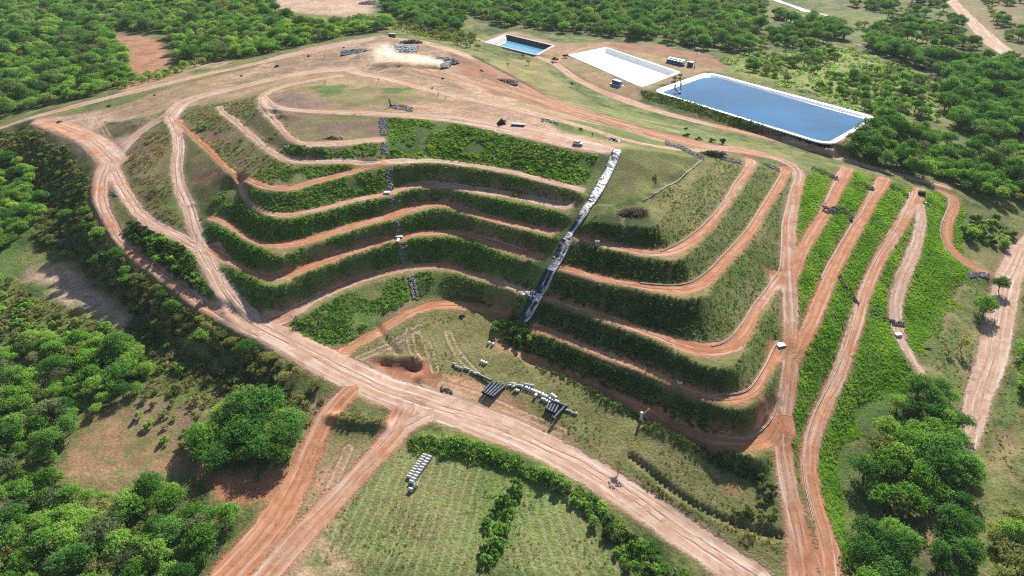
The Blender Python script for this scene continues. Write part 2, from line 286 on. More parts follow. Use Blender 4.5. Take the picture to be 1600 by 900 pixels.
def dist_line(x, y, l):
    d = np.full(x.shape, 1e9)
    for a, b in zip(l, l[1:]):
        ex, ey = b[0] - a[0], b[1] - a[1]; t = np.clip(((x - a[0]) * ex + (y - a[1]) * ey) / (ex * ex + ey * ey + 1e-9), 0, 1)
        d = np.minimum(d, np.hypot(x - a[0] - t * ex, y - a[1] - t * ey))
    return d
# hand-dug shapes: ditches, the red borrow pit, grassy banks
def on(px, py, z): return up(px, py, z)
def ridge(pts, z, w, h):
    global ZB
    l = [up(x, y, hs(z)) for x, y in pts]; d = dist_line(cx, cyy, l)
    ZB = ZB + h * np.exp(-(d / w) ** 2)
ridge([(985,716),(1010,735),(1050,765),(1090,788),(1130,806),(1180,824),(1222,832)], -4.6, .85, -1.35)
ridge([(1050,782),(1090,806),(1130,826),(1170,838)], -5.2, 2.6, .45)
ridge([(655,690),(700,697),(760,709),(820,729),(870,752)], -4, 2.2, 1.2)
ridge([(520,655),(560,664),(600,664)], -2.4, 1.8, 1.6)
ridge([(598,570),(622,572),(655,578)], -.6, 1.2, -.75); ridge([(592,562),(625,560),(660,566)], -.4, 1.4, .9)
ridge([(650,560),(662,575),(655,590)], -.4, 1.3, 1.0)
ridge([(738,92),(770,106),(810,126),(855,150)], 20.5, 1.2, -1.2)
ridge([(590,512),(600,528),(625,552)], 1.0, .8, -.7)
for k, w in PONDW.items():
    c = sum(w, Vector((0, 0))) / 4; d = dist_poly(cx, cyy, [tuple(p) for p in w]); ZB = np.where(d < -1.0, ZB - np.clip((-d - 1) * 1.6, 0, 6.5), ZB)
ZB += (fbm(cx, cyy, 9, 11, 3) - .5) * .35
def hz(x, y):
    x = np.asarray(x, float); y = np.asarray(y, float)
    inside = (x > CX0) & (x < CX0 + CH * (CNX - 1)) & (y > CY0) & (y < CY0 + CH * (CNY - 1))
    return np.where(inside, bil(ZB, CX0, CY0, CH, x, y), bil(ZA, GX0, GY0, GH, x, y))
_T = np.linspace(90, 1500, 6000)
def at(px, py):
    d = ray(px, py); n = math.sqrt(d.length_squared); x = d.x / n * _T; y = d.y / n * _T; z = CAM_H + d.z / n * _T
    k = int(np.argmax(hz(x, y) > z)); k = max(k, 1)
    g0 = z[k-1] - float(hz(x[k-1], y[k-1])); g1 = z[k] - float(hz(x[k], y[k])); t = g0 / (g0 - g1 + 1e-9)
    X = x[k-1] + (x[k] - x[k-1]) * t; Y = y[k-1] + (y[k] - y[k-1]) * t
    return Vector((X, Y, float(hz(X, Y))))
def poly(pts): return [tuple(at(x, y)[:2]) for x, y in pts]

# ------------------------------------------------------------------ materials
def new_mat(name):
    m = bpy.data.materials.new(name); m.use_nodes = True; nt = m.node_tree
    b = nt.nodes['Principled BSDF']; b.inputs['Specular IOR Level'].default_value = .2
    return m, nt, b
class NT:
    def __init__(s, nt): s.nt = nt
    def n(s, t, **kw):
        x = s.nt.nodes.new(t)
        for k, v in kw.items():
            if k in x.inputs: x.inputs[k].default_value = v
            else: setattr(x, k, v)
        return x
    def l(s, a, b): s.nt.links.new(a, b)
    def setin(s, sock, v):
        if hasattr(v, 'is_output'): s.l(v, sock)
        else: sock.default_value = v
    def math(s, op, a, b=None, c=None, clamp=False):
        x = s.n('ShaderNodeMath', operation=op); x.use_clamp = clamp
        for i, v in enumerate((a, b, c)):
            if v is not None: s.setin(x.inputs[i], v)
        return x.outputs[0]
    def mix(s, f, a, b, mode='MIX'):
        x = s.n('ShaderNodeMix', data_type='RGBA', blend_type=mode); s.setin(x.inputs[0], f); s.setin(x.inputs[6], a); s.setin(x.inputs[7], b)
        return x.outputs[2]
    def noise(s, vec, scale, detail=5, rough=.6, dist=0.0):
        x = s.n('ShaderNodeTexNoise'); x.inputs['Scale'].default_value = scale; x.inputs['Detail'].default_value = detail
        x.inputs['Roughness'].default_value = rough; x.inputs['Distortion'].default_value = dist
        if vec is not None: s.l(vec, x.inputs['Vector'])
        return x.outputs['Fac']
    def ramp(s, f, lo, hi, a=0.0, b=1.0):
        x = s.n('ShaderNodeMapRange'); x.interpolation_type = 'SMOOTHSTEP'; s.setin(x.inputs[0], f)
        for i, v in enumerate((lo, hi, a, b)): x.inputs[i + 1].default_value = v
        return x.outputs[0]
    def attr(s, name): return s.n('ShaderNodeAttribute', attribute_name=name)
def c4(c): return (c[0], c[1], c[2], 1.0)
def plain(name, col, rough=.6, metal=0.0, var=.25, scale=2.0, bump=0.0, spec=.3):
    m, nt, b = new_mat(name); N = NT(nt); p = N.n('ShaderNodeTexCoord').outputs['Object']
    f = N.noise(p, scale, 5); f = N.ramp(f, .3, .72)
    dark = tuple(v * (1 - var) for v in col); lite = tuple(min(1, v * (1 + var * .6)) for v in col)
    N.l(N.mix(f, c4(dark), c4(lite)), b.inputs['Base Color']); b.inputs['Roughness'].default_value = rough; b.inputs['Metallic'].default_value = metal
    b.inputs['Specular IOR Level'].default_value = spec
    if bump:
        bp = N.n('ShaderNodeBump'); bp.inputs['Strength'].default_value = bump; N.l(N.noise(p, scale * 3, 4), bp.inputs['Height']); N.l(bp.outputs[0], b.inputs['Normal'])
    return m

def ground_material():
    m, nt, b = new_mat('ground'); N = NT(nt); pos = N.n('ShaderNodeNewGeometry').outputs['Position']
    A = N.attr('cover_a').outputs['Color']; B = N.attr('cover_b').outputs['Color']; g = N.attr('grassy').outputs['Fac']
    rs = N.attr('road_edge').outputs['Fac']; lat = N.attr('road_across').outputs['Fac']; alo = N.attr('road_along').outputs['Fac']; red = N.attr('road_red').outputs['Fac']
    big = N.noise(pos, .045, 6, .62, .6); mid = N.noise(pos, .22, 6, .65, .3); fine = N.noise(pos, 1.3, 5, .7); tiny = N.noise(pos, 4.5, 3, .7)
    patch = N.ramp(N.math('ADD', N.math('MULTIPLY', big, .55), N.math('MULTIPLY', mid, .45)), .40, .60)
    cov = N.mix(patch, A, B)
    # tussocks and clods: light and dark grains of the cover itself
    grain = N.math('ADD', N.math('MULTIPLY', fine, .6), N.math('MULTIPLY', tiny, .4))
    gr = N.ramp(grain, .32, .68, .55, 1.5); soft = N.ramp(grain, .3, .7, .84, 1.16)
    gv = N.math('ADD', N.math('MULTIPLY', gr, g), N.math('MULTIPLY', soft, N.math('SUBTRACT', 1.0, g)))
    cov = N.mix(1.0, cov, N.n('ShaderNodeCombineColor').outputs[0], 'MULTIPLY')
    cc = [x for x in nt.nodes if x.bl_idname == 'ShaderNodeCombineColor'][0]
    for i in range(3): N.l(gv, cc.inputs[i])
    # yellowed blades among the green, bare specks in the thin turf
    cov = N.mix(N.math('MULTIPLY', N.ramp(N.noise(pos, .7, 4, .7, .8), .56, .72), N.math('MULTIPLY', g, .5)), cov, (.27, .21, .10, 1))
    wide = N.ramp(N.noise(pos, .085, 5, .65, .8), .34, .66, .80, 1.16); wc = N.n('ShaderNodeCombineColor')
    for i in range(3): N.l(wide, wc.inputs[i])
    cov = N.mix(1.0, cov, wc.outputs[0], 'MULTIPLY')
    cov = N.mix(N.math('MULTIPLY', N.math('MULTIPLY', N.ramp(N.noise(pos, .07, 8, .72, 1.5), .555, .65), g), .62), cov, (.30, .215, .125, 1))
    # rills, clods and washed patches on bare earth
    bare = N.math('SUBTRACT', 1.0, g); rl = N.noise(pos, .16, 7, .68, 2.2); vein = N.ramp(N.math('ABSOLUTE', N.math('SUBTRACT', rl, .5)), .045, .0)
    cov = N.mix(N.math('MULTIPLY', N.math('MULTIPLY', vein, bare), .75), cov, (.15, .085, .06, 1))
    cov = N.mix(N.math('MULTIPLY', N.math('MULTIPLY', N.ramp(N.noise(pos, .09, 7, .7, 1.2), .52, .66), bare), .75), cov, (.23, .135, .095, 1))
    cov = N.mix(N.math('MULTIPLY', N.math('MULTIPLY', N.ramp(N.noise(pos, .11, 6, .7, .6), .58, .68), bare), .7), cov, (.17, .17, .07, 1))
    # dirt tracks
    cv = N.n('ShaderNodeCombineXYZ'); N.l(N.math('MULTIPLY', lat, 1.0), cv.inputs[0]); N.l(N.math('MULTIPLY', alo, .03), cv.inputs[1]); N.l(N.math('MULTIPLY', rs, .02), cv.inputs[2])
    streak = N.noise(cv.outputs[0], .9, 6, .65, .4)
    cv2 = N.n('ShaderNodeCombineXYZ'); N.l(lat, cv2.inputs[0]); N.l(N.math('MULTIPLY', alo, .05), cv2.inputs[1])
    streak2 = N.noise(cv2.outputs[0], 2.1, 4, .6)
    redc = N.mix(N.ramp(mid, .35, .65), (.34, .132, .063, 1), (.45, .222, .118, 1))
    palec = N.mix(N.ramp(mid, .35, .65), (.38, .235, .165, 1), (.49, .345, .265, 1))
    rc = N.mix(N.ramp(N.math('ADD', red, N.math('MULTIPLY', N.math('SUBTRACT', big, .5), 1.3)), .3, .72), palec, redc)
    rc = N.mix(N.math('MULTIPLY', N.ramp(streak, .49, .66), N.math('SUBTRACT', .92, N.math('MULTIPLY', red, .55))), rc, (.60, .50, .44, 1))
    rc = N.mix(N.ramp(streak, .45, .28, 0, .6), rc, (.32, .165, .10, 1))
    rc = N.mix(N.math('MULTIPLY', N.ramp(streak2, .54, .76), .35), rc, (.28, .16, .105, 1))
    wob = N.math('ADD', N.math('MULTIPLY', N.math('SUBTRACT', mid, .5), 4.2), N.math('MULTIPLY', N.math('SUBTRACT', fine, .5), 1.6))
    rf = N.ramp(N.math('ADD', rs, wob), .55, -.45)
    # paired wheel ruts that wander and fade, on the tracks and as faint old passes over bare ground
    wl = N.math('ADD', N.math('ABSOLUTE', N.math('ADD', lat, N.math('MULTIPLY', N.math('SUBTRACT', big, .5), 3.0))), N.math('MULTIPLY', N.math('SUBTRACT', fine, .5), .35))
    rc = N.mix(N.ramp(N.noise(pos, .13, 8, .72, 1.4), .53, .66, 0, .5), rc, (.27, .13, .075, 1)); rc = N.mix(N.ramp(N.noise(pos, .5, 6, .75, .8), .58, .70, 0, .4), rc, (.22, .115, .075, 1))
    rut = N.math('MULTIPLY', N.ramp(N.math('ABSOLUTE', N.math('SUBTRACT', wl, .95)), .42, .12), N.ramp(mid, .38, .6))
    rc = N.mix(N.math('MULTIPLY', rut, .5), rc, (.25, .135, .085, 1))
    fd = N.attr('old_pass').outputs['Fac']; fw = N.math('ADD', fd, N.math('MULTIPLY', N.math('SUBTRACT', fine, .5), .5))
    old = N.math('MULTIPLY', N.ramp(N.math('ABSOLUTE', N.math('SUBTRACT', fw, .95)), .5, .15), N.ramp(mid, .36, .55))
    cov = N.mix(N.math('MULTIPLY', old, .7), cov, (.50, .36, .25, 1)); cov = N.mix(N.math('MULTIPLY', N.ramp(N.math('ABSOLUTE', N.math('SUBTRACT', fw, 1.7)), .4, .1), .35), cov, (.16, .10, .07, 1))
    mw = N.attr('mow').outputs['Fac']; mk = N.attr('mow_area').outputs['Fac']; ms = N.math('SINE', N.math('MULTIPLY', N.math('ADD', mw, N.math('MULTIPLY', mid, 1.2)), 2.6))
    cov = N.mix(N.math('MULTIPLY', N.math('MULTIPLY', N.ramp(ms, .2, .9), mk), N.ramp(fine, .34, .54, 0, .6)), cov, (.34, .30, .16, 1))
    soil = N.mix(N.ramp(N.math('ADD', rs, wob), 1.7, .2, 0, .5), cov, N.mix(red, (.34, .235, .15, 1), (.33, .165, .095, 1)))
    col = N.mix(rf, soil, rc)
    N.l(col, b.inputs['Base Color']); b.inputs['Roughness'].default_value = .95; b.inputs['Specular IOR Level'].default_value = .1
    off = N.math('SUBTRACT', 1.0, rf); h = N.math('ADD', N.math('MULTIPLY', fine, N.math('ADD', .03, N.math('MULTIPLY', N.math('MULTIPLY', off, N.math('ADD', g, .22)), .42))), N.math('MULTIPLY', tiny, N.math('ADD', .012, N.math('MULTIPLY', N.math('MULTIPLY', off, N.math('ADD', g, .2)), .15))))
    h = N.math('ADD', h, N.math('MULTIPLY', N.math('MULTIPLY', streak2, rf), .07)); h = N.math('SUBTRACT', h, N.math('MULTIPLY', rut, .12))
    bp = N.n('ShaderNodeBump'); bp.inputs['Strength'].default_value = 1.0; bp.inputs['Distance'].default_value = 1.0; N.l(h, bp.inputs['Height']); N.l(bp.outputs[0], b.inputs['Normal'])
    return m
M_GROUND = ground_material()

# ------------------------------------------------------------------ ground cover, by surveyed area
def grow(a, b, h0, f):
    out = []; h = h0; x = a
    while (b - x) * (1 if b > a else -1) > 0: x += h * (1 if b > a else -1); out.append(x); h = min(h * f, 40)
    return out
gxs = np.array(sorted(grow(-285., -1500., 1.2, 1.06)) + list(np.arange(-285., 285.01, 1.0)) + grow(285., 1500., 1.2, 1.06))
gys = np.array(sorted(grow(84., -150., 1.5, 1.1)) + list(np.arange(84., 560.01, 1.0)) + grow(560., 3200., 1.2, 1.05))
VX, VY = np.meshgrid(gxs, gys); VZ = hz(VX, VY)
_sh = np.hypot(*np.gradient(ZB))
VS = bil(_sh, CX0, CY0, CH, VX, VY) * ((VX > CX0) & (VX < -CX0) & (VY < 570))
CA = np.zeros(VX.shape + (3,)); CB = np.zeros_like(CA); GR = np.zeros(VX.shape)
LUSH, LUSH2 = (.055, .125, .026), (.085, .155, .035)
DRY, DRY2 = (.235, .205, .088), (.155, .165, .055)
BROWN, BROWN2 = (.205, .130, .090), (.25, .175, .115)
TAN, TAN2 = (.44, .300, .205), (.38, .225, .145)
REDD, REDD2 = (.40, .165, .088), (.33, .135, .075)
SCRUB, SCRUB2 = (.045, .085, .022), (.10, .115, .040)
PALE, PALE2 = (.50, .37, .28), (.44, .30, .21)
OLIVE, OLIVE2 = (.185, .185, .065), (.10, .15, .038)
PURP, PURP2 = (.20, .135, .11), (.155, .15, .075)
CA[:] = SCRUB; CB[:] = OLIVE; GR[:] = 1
def paint(P, a, b, g, soft=3.0, wob=5.0, amount=1.0):
    global CA, CB, GR
    if soft > 2: soft, wob = soft * 1.7, wob * 1.5
    X = np.array([p[0] for p in P]); Y = np.array([p[1] for p in P]); m = soft + wob + 2
    i0, i1 = np.searchsorted(gxs, [X.min() - m, X.max() + m]); j0, j1 = np.searchsorted(gys, [Y.min() - m, Y.max() + m])
    if i1 <= i0 or j1 <= j0: return
    x = VX[j0:j1, i0:i1]; y = VY[j0:j1, i0:i1]; d = dist_poly(x, y, P) + (fbm(x, y, 14, 77, 4) - .5) * wob * 2
    w = np.clip(.5 - d / soft, 0, 1) * amount; w = w * w * (3 - 2 * w)
    CA[j0:j1, i0:i1] += w[..., None] * (np.array(a) - CA[j0:j1, i0:i1]); CB[j0:j1, i0:i1] += w[..., None] * (np.array(b) - CB[j0:j1, i0:i1]); GR[j0:j1, i0:i1] += w * (g - GR[j0:j1, i0:i1])
MOUND = poly([(60,190),(150,165),(300,122),(450,88),(590,52),(700,70),(760,100),(860,148),(1000,178),(1290,255),(1400,285),(1540,330),(1560,420),(1450,600),(1330,640),(1320,880),(1240,890),(1180,740),(1000,655),(800,560),(540,548),(400,480),(300,440),(200,330),(150,260)])
paint(MOUND, DRY2, OLIVE2, .9, 4, 3)
for pts, a, b, g, s, w in (
    # upper plateau and shoulders
    ([(150,175),(300,128),(450,92),(590,56),(700,72),(790,112),(850,148),(960,185),(1060,215),(1000,230),(940,236),(800,208),(700,186),(560,181),(420,172),(400,150),(280,165),(200,190)], (.38,.255,.165), (.26,.20,.10), .3, 4, 4),
    ([(480,75),(590,55),(700,72),(790,118),(860,152),(880,168),(800,160),(700,140),(620,118),(520,110),(430,116),(330,132),(400,105)], (.45,.31,.215), BROWN2, .12, 4, 3),
    ([(700,86),(760,96),(850,145),(930,178),(860,165),(780,150),(740,130)], BROWN, REDD2, .15, 4, 3),
    ([(480,135),(560,130),(650,140),(700,158),(640,165),(560,160),(500,158),(430,140)], (.26,.20,.11), OLIVE, .7, 5, 7),
    ([(480,135),(540,133),(530,150),(500,152)], OLIVE2, LUSH2, .9, 2, 4),
    ([(590,136),(640,138),(630,146),(600,145)], OLIVE2, LUSH2, .9, 2, 4),
    ([(415,150),(470,138),(520,165),(500,173),(430,168)], PURP, BROWN2, .5, 3, 2),
    ([(630,160),(780,165),(900,195),(940,225),(880,216),(760,190),(640,176)], TAN2, PALE2, .1, 4, 3),
    ([(840,180),(980,205),(1070,235),(1060,240),(960,222),(880,205)], LUSH2, OLIVE2, .9, 4, 2),
    ([(800,140),(930,175),(1050,207),(1150,232),(1120,240),(1000,210),(900,183),(820,160)], REDD2, OLIVE, .3, 3, 2),
    ([(826,143),(930,178),(1080,213),(1190,240),(1170,246),(1060,223),(920,190),(815,153)], (.17,.072,.045), (.30,.14,.08), .1, 2, 2.5),
    ([(880,150),(1000,180),(1100,208),(1250,245),(1240,252),(1100,222),(980,190),(900,165)], LUSH2, OLIVE, .9, 3, 2),
    # left shoulder
    ([(280,170),(400,150),(420,180),(480,240),(440,300),(360,260),(300,200)], DRY2, PURP, .7, 4, 4),
    ([(420,180),(600,184),(600,220),(470,222)], PURP, OLIVE, .7, 3, 3),
    ([(285,205),(330,245),(365,280),(350,300),(330,330),(300,320),(290,290),(285,250)], BROWN, DRY2, .5, 3, 3),
    ([(300,282),(345,262),(350,268),(300,290)], REDD, REDD2, .05, 2, 2),
    ([(330,205),(345,215),(340,230),(320,220)], REDD2, BROWN, .1, 2, 2),
    ([(195,225),(255,190),(272,230),(262,290),(295,340),(300,365),(240,340),(205,290)], BROWN, OLIVE, .5, 3, 3),
    ([(225,280),(270,280),(300,360),(270,360)], DRY2, OLIVE2, .8, 4, 3),
    ([(60,185),(160,172),(235,185),(215,215),(185,240),(175,290),(150,300),(140,245),(80,210)], TAN, PALE, .05, 4, 3),
    ([(165,190),(235,182),(220,205),(175,222),(150,205)], SCRUB, BROWN, .8, 3, 2),
    # upper slopes, lush
    ([(605,183),(760,200),(930,238),(915,290),(800,260),(650,245),(605,245)], LUSH, OLIVE2, 1, 3, 3),
    ([(700,205),(800,225),(860,250),(780,245),(700,225)], PURP2, LUSH, .9, 4, 5),
    ([(380,310),(480,300),(600,265),(880,330),(880,370),(830,450),(700,405),(600,425),(430,490),(340,430),(330,350)], LUSH, OLIVE2, 1, 3, 2),
    # right faces
    ([(965,240),(1080,248),(1030,300),(940,320)], OLIVE, DRY2, .9, 4, 4),
    ([(960,240),(1000,245),(990,300),(940,310)], PURP2, DRY2, .8, 4, 3),
    ([(905,335),(1000,340),(1100,250),(1115,255),(1040,345),(1000,357),(910,350)], DRY, DRY2, .8, 3, 2),
    ([(1045,350),(1110,265),(1160,250),(1130,310),(1080,365)], PURP2, OLIVE, .8, 3, 3),
    ([(1080,395),(1180,260),(1215,262),(1120,400),(1080,435)], OLIVE2, PURP2, .9, 3, 3),
    ([(1120,440),(1230,280),(1232,400),(1150,510)], OLIVE2, PURP2, .9, 3, 3),
    # slopes right of the mound road
    ([(1245,400),(1290,290),(1440,320),(1490,320),(1500,430),(1420,600),(1320,680),(1330,880),(1300,860),(1270,700),(1245,760),(1230,640)], LUSH2, (.075,.165,.025), 1, 3, 2),
    ([(1225,640),(1250,640),(1290,870),(1270,880),(1240,760)], LUSH, LUSH2, 1, 2, 1),
    ([(1420,320),(1460,320),(1410,470),(1390,480)], DRY2, BROWN2, .6, 2, 2),
    ([(1470,470),(1550,430),(1560,520),(1500,640),(1440,600)], DRY, OLIVE2, .9, 5, 5),
    ([(1500,440),(1515,445),(1470,520),(1450,520)], BROWN2, DRY, .5, 2, 2),
    ([(1510,380),(1570,400),(1580,430),(1530,420)], DRY, OLIVE, .8, 3, 3),
    ([(930,335),(1010,338),(1062,398),(1092,462),(1122,562),(1164,640),(1192,745),(1040,690),(930,622),(800,545),(845,470),(905,360)], (.04,.07,.024), (.07,.09,.03), 1, 3, 1.5),  # front slopes right of the chute: their shade is put into the cover colour
    # front meadow
    ([(560,545),(650,500),(700,480),(800,500),(900,600),(1000,655),(1170,745),(1225,830),(1225,900),(1100,800),(980,735),(860,670),(760,600),(640,570)], DRY, DRY2, .95, 4, 4),
    ([(830,600),(960,640),(1100,720),(1140,770),(1000,700),(880,650)], DRY2, OLIVE, .95, 5, 4),
    ([(1120,750),(1150,755),(1160,775),(1130,775)], REDD2, BROWN, .2, 3, 3),
    ([(470,525),(560,480),(650,440),(640,470),(560,540)], LUSH2, OLIVE2, 1, 3, 2),
    ([(645,440),(740,450),(700,465),(650,465)], DRY2, OLIVE, .9, 3, 2),
    ([(640,583),(715,590),(770,604),(850,645),(910,695),(870,695),(780,665),(690,632)], (.47,.275,.155), (.40,.225,.13), .05, 2.5, 3),
    ([(575,556),(665,556),(685,590),(640,602),(585,588)], REDD, REDD2, .05, 2, 3),
    ([(600,570),(620,567),(652,573),(655,581),(630,583),(604,577)], (.12,.045,.026), (.20,.075,.04), .05, 1.5, 1),
    ([(560,560),(620,520),(660,510),(640,560)], DRY, BROWN2, .5, 3, 3),
    ([(600,480),(640,470),(650,500),(600,520)], BROWN2, DRY, .5, 3, 3),
    # lower field
    ([(490,690),(610,690),(700,690),(800,715),(900,780),(1000,900),(430,900),(430,840)], (.15,.215,.058), (.20,.20,.075), .95, 5, 4),
    ([(520,690),(590,690),(500,800),(430,900),(400,900),(460,780)], TAN2, DRY, .5, 5, 6),
    ([(440,860),(520,820),(560,900),(430,920)], TAN, DRY2, .5, 4, 6),
    ([(620,690),(650,690),(600,760),(570,770)], TAN2, DRY2, .4, 3, 4),
    ([(800,760),(900,790),(980,900),(800,900)], (.15,.215,.058), (.20,.20,.075), .95, 4, 4),
    # roadside left
    ([(430,620),(520,630),(490,700),(440,760),(430,680)], DRY, BROWN2, .6, 4, 5),
    ([(25,425),(110,412),(195,480),(190,510),(110,490)], PALE, TAN, .1, 4, 5),
    ([(0,330),(40,420),(20,440),(0,440)], LUSH2, OLIVE2, 1, 4, 4),
    ([(0,440),(120,480),(180,520),(100,540),(0,520)], DRY2, LUSH2, .95, 5, 5),
    ([(85,745),(130,695),(190,650),(300,690),(320,735),(200,735)], (.40,.205,.135), DRY2, .3, 6, 9),
    ([(180,620),(300,610),(360,620),(300,690),(220,640)], DRY2, BROWN2, .8, 4, 5),
    ([(310,740),(430,740),(440,780),(350,800)], REDD, REDD2, .05, 3, 4),
    ([(0,200),(60,200),(150,280),(150,320),(70,330),(0,260)], DRY2, SCRUB2, .9, 4, 4),
    ([(250,600),(320,590),(330,620),(270,640)], LUSH2, DRY2, .9, 4, 4),
    ([(70,335),(150,330),(260,445),(340,505),(430,550),(505,610),(480,615),(400,588),(300,545),(200,480),(100,400)], (.15,.15,.06), DRY2, .9, 3, 3),
    ([(440,630),(500,612),(530,612),(520,640),(470,648)], TAN, BROWN2, .15, 3, 4),
    # clearings behind
    ([(172,52),(250,62),(272,98),(262,112),(215,118),(195,105),(205,80)], REDD, TAN2, .05, 4, 4),
    ([(190,128),(290,105),(300,118),(240,132),(195,148)], DRY, TAN2, .6, 4, 4),
    ([(300,100),(350,90),(370,95),(330,108)], DRY, TAN, .4, 3, 4),
    ([(430,0),(440,-20),(585,-20),(575,30),(545,25),(430,18)], PALE, TAN, .05, 6, 6),
    ([(590,30),(700,40),(760,62),(740,80),(690,62),(620,50)], OLIVE, LUSH2, .9, 5, 6),
    # pond surroundings
    ([(740,92),(840,92),(880,130),(930,160),(860,148),(800,116)], OLIVE, DRY, .8, 3, 3),
    ([(745,62),(800,48),(880,68),(960,66),(1080,100),(1120,108),(1010,140),(985,165),(880,100),(840,92)], TAN2, DRY, .35, 4, 3),
    ([(930,66),(1010,70),(1110,85),(1140,105),(1120,112),(1060,90),(980,76)], BROWN, REDD2, .2, 4, 5),
    ([(1000,140),(1290,232),(1285,240),(1000,150)], SCRUB, OLIVE2, .9, 2, 1),
    ([(1290,226),(1365,186),(1385,190),(1310,240)], TAN2, REDD2, .1, 3, 3),
    # scrub plain, far right
    ([(1130,95),(1300,75),(1480,140),(1480,185),(1390,185),(1250,140),(1150,112)], (.22,.25,.075), (.17,.20,.06), .95, 8, 10),
    ([(1330,20),(1480,30),(1520,70),(1450,70),(1330,60)], OLIVE, LUSH2, .95, 8, 8),
    ([(1480,-10),(1600,-10),(1600,110),(1560,90),(1510,40)], DRY2, BROWN2, .7, 8, 8),
    # far right corner
    ([(1530,700),(1600,640),(1600,760),(1530,750)], TAN2, DRY, .4, 4, 5),
    ([(1520,740),(1600,700),(1600,900),(1530,900)], OLIVE2, OLIVE, .95, 4, 4),
    ([(1440,800),(1520,780),(1510,900),(1440,900)], BROWN2, TAN2, .3, 4, 4),
    ([(1580,600),(1600,560),(1600,650),(1560,660)], LUSH2, DRY2, .9, 3, 3),
): paint(poly(pts), a, b, g, s, w)

# ------------------------------------------------------------------ tracks: distance to the edge, across, along, redness
RE = np.full(VX.shape, 60.); RA = np.zeros(VX.shape); RL = np.zeros(VX.shape); RR = np.zeros(VX.shape); RID = np.full(VX.shape, -1)
def lay(l, ws, red, rid):
    s0 = 0.0
    for i, (a, b) in enumerate(zip(l, l[1:])):
        m = 14; ex, ey = b[0] - a[0], b[1] - a[1]; n = math.hypot(ex, ey)
        if n < 1e-6: continue
        i0, i1 = np.searchsorted(gxs, [min(a[0], b[0]) - m, max(a[0], b[0]) + m]); j0, j1 = np.searchsorted(gys, [min(a[1], b[1]) - m, max(a[1], b[1]) + m])
        x = VX[j0:j1, i0:i1]; y = VY[j0:j1, i0:i1]; t = np.clip(((x - a[0]) * ex + (y - a[1]) * ey) / (n * n), 0, 1)
        qx = x - a[0] - t * ex; qy = y - a[1] - t * ey; d = np.hypot(qx, qy); side = np.sign(ex * qy - ey * qx)
        hw = (ws[i] * (1 - t) + ws[i + 1] * t) * .5; e = d - hw; cur = RE[j0:j1, i0:i1]; k = e < cur
        cur[k] = e[k]; RA[j0:j1, i0:i1][k] = (d * side)[k]; RL[j0:j1, i0:i1][k] = (s0 + t * n)[k]; RR[j0:j1, i0:i1][k] = red; RID[j0:j1, i0:i1][k] = rid
        s0 += n
def resample(l, step):
    P = np.array(l); d = np.r_[0, np.cumsum(np.hypot(*np.diff(P[:, :2], axis=0).T))]; n = max(2, int(d[-1] / step) + 1); t = np.linspace(0, d[-1], n)
    return np.stack([np.interp(t, d, P[:, k]) for k in range(P.shape[1])], 1)
def smooth_line(l, step=3.0, k=3):
    P = resample(l, step)
    for _ in range(k):
        Q = P.copy(); Q[1:-1] = (P[:-2] + 2 * P[1:-1] + P[2:]) / 4; P = Q
    return P
TRACKS = []
for (l, w, red, name, edge) in ROADS:
    ws = w if hasattr(w, '__len__') else [w] * len(l)
    P = smooth_line([(*p[:2], wv) for p, wv in zip(l, ws)], 3.0, 3); TRACKS.append((name, red)); lay([tuple(p[:2]) for p in P], list(P[:, 2]), red, len(TRACKS) - 1)
for (a, b, red, frac, name, gut) in BENCH:
    A2 = resample(a, 2.5); B2 = resample(b, 1.0); C = []
    for p in A2:
        d = np.hypot(B2[:, 0] - p[0], B2[:, 1] - p[1]); q = B2[int(d.argmin())]; wd = d.min()
        C.append((p[0] + (q[0] - p[0]) * (.06 + frac * .5), p[1] + (q[1] - p[1]) * (.06 + frac * .5), max(1.6, wd * frac)))
    P = smooth_line(C, 2.5, 3); TRACKS.append((name, red)); lay([tuple(p[:2]) for p in P], list(P[:, 2]), red, len(TRACKS) - 1)
# bench shoulders outside the wheel track: dry mown grass
for (a, b, red, frac, name, gut) in BENCH:
    P = [tuple(p[:2]) for p in a] + [tuple(p[:2]) for p in b][::-1]
    paint(P, (.30, .235, .115), DRY2, .7, 1.6, .8)

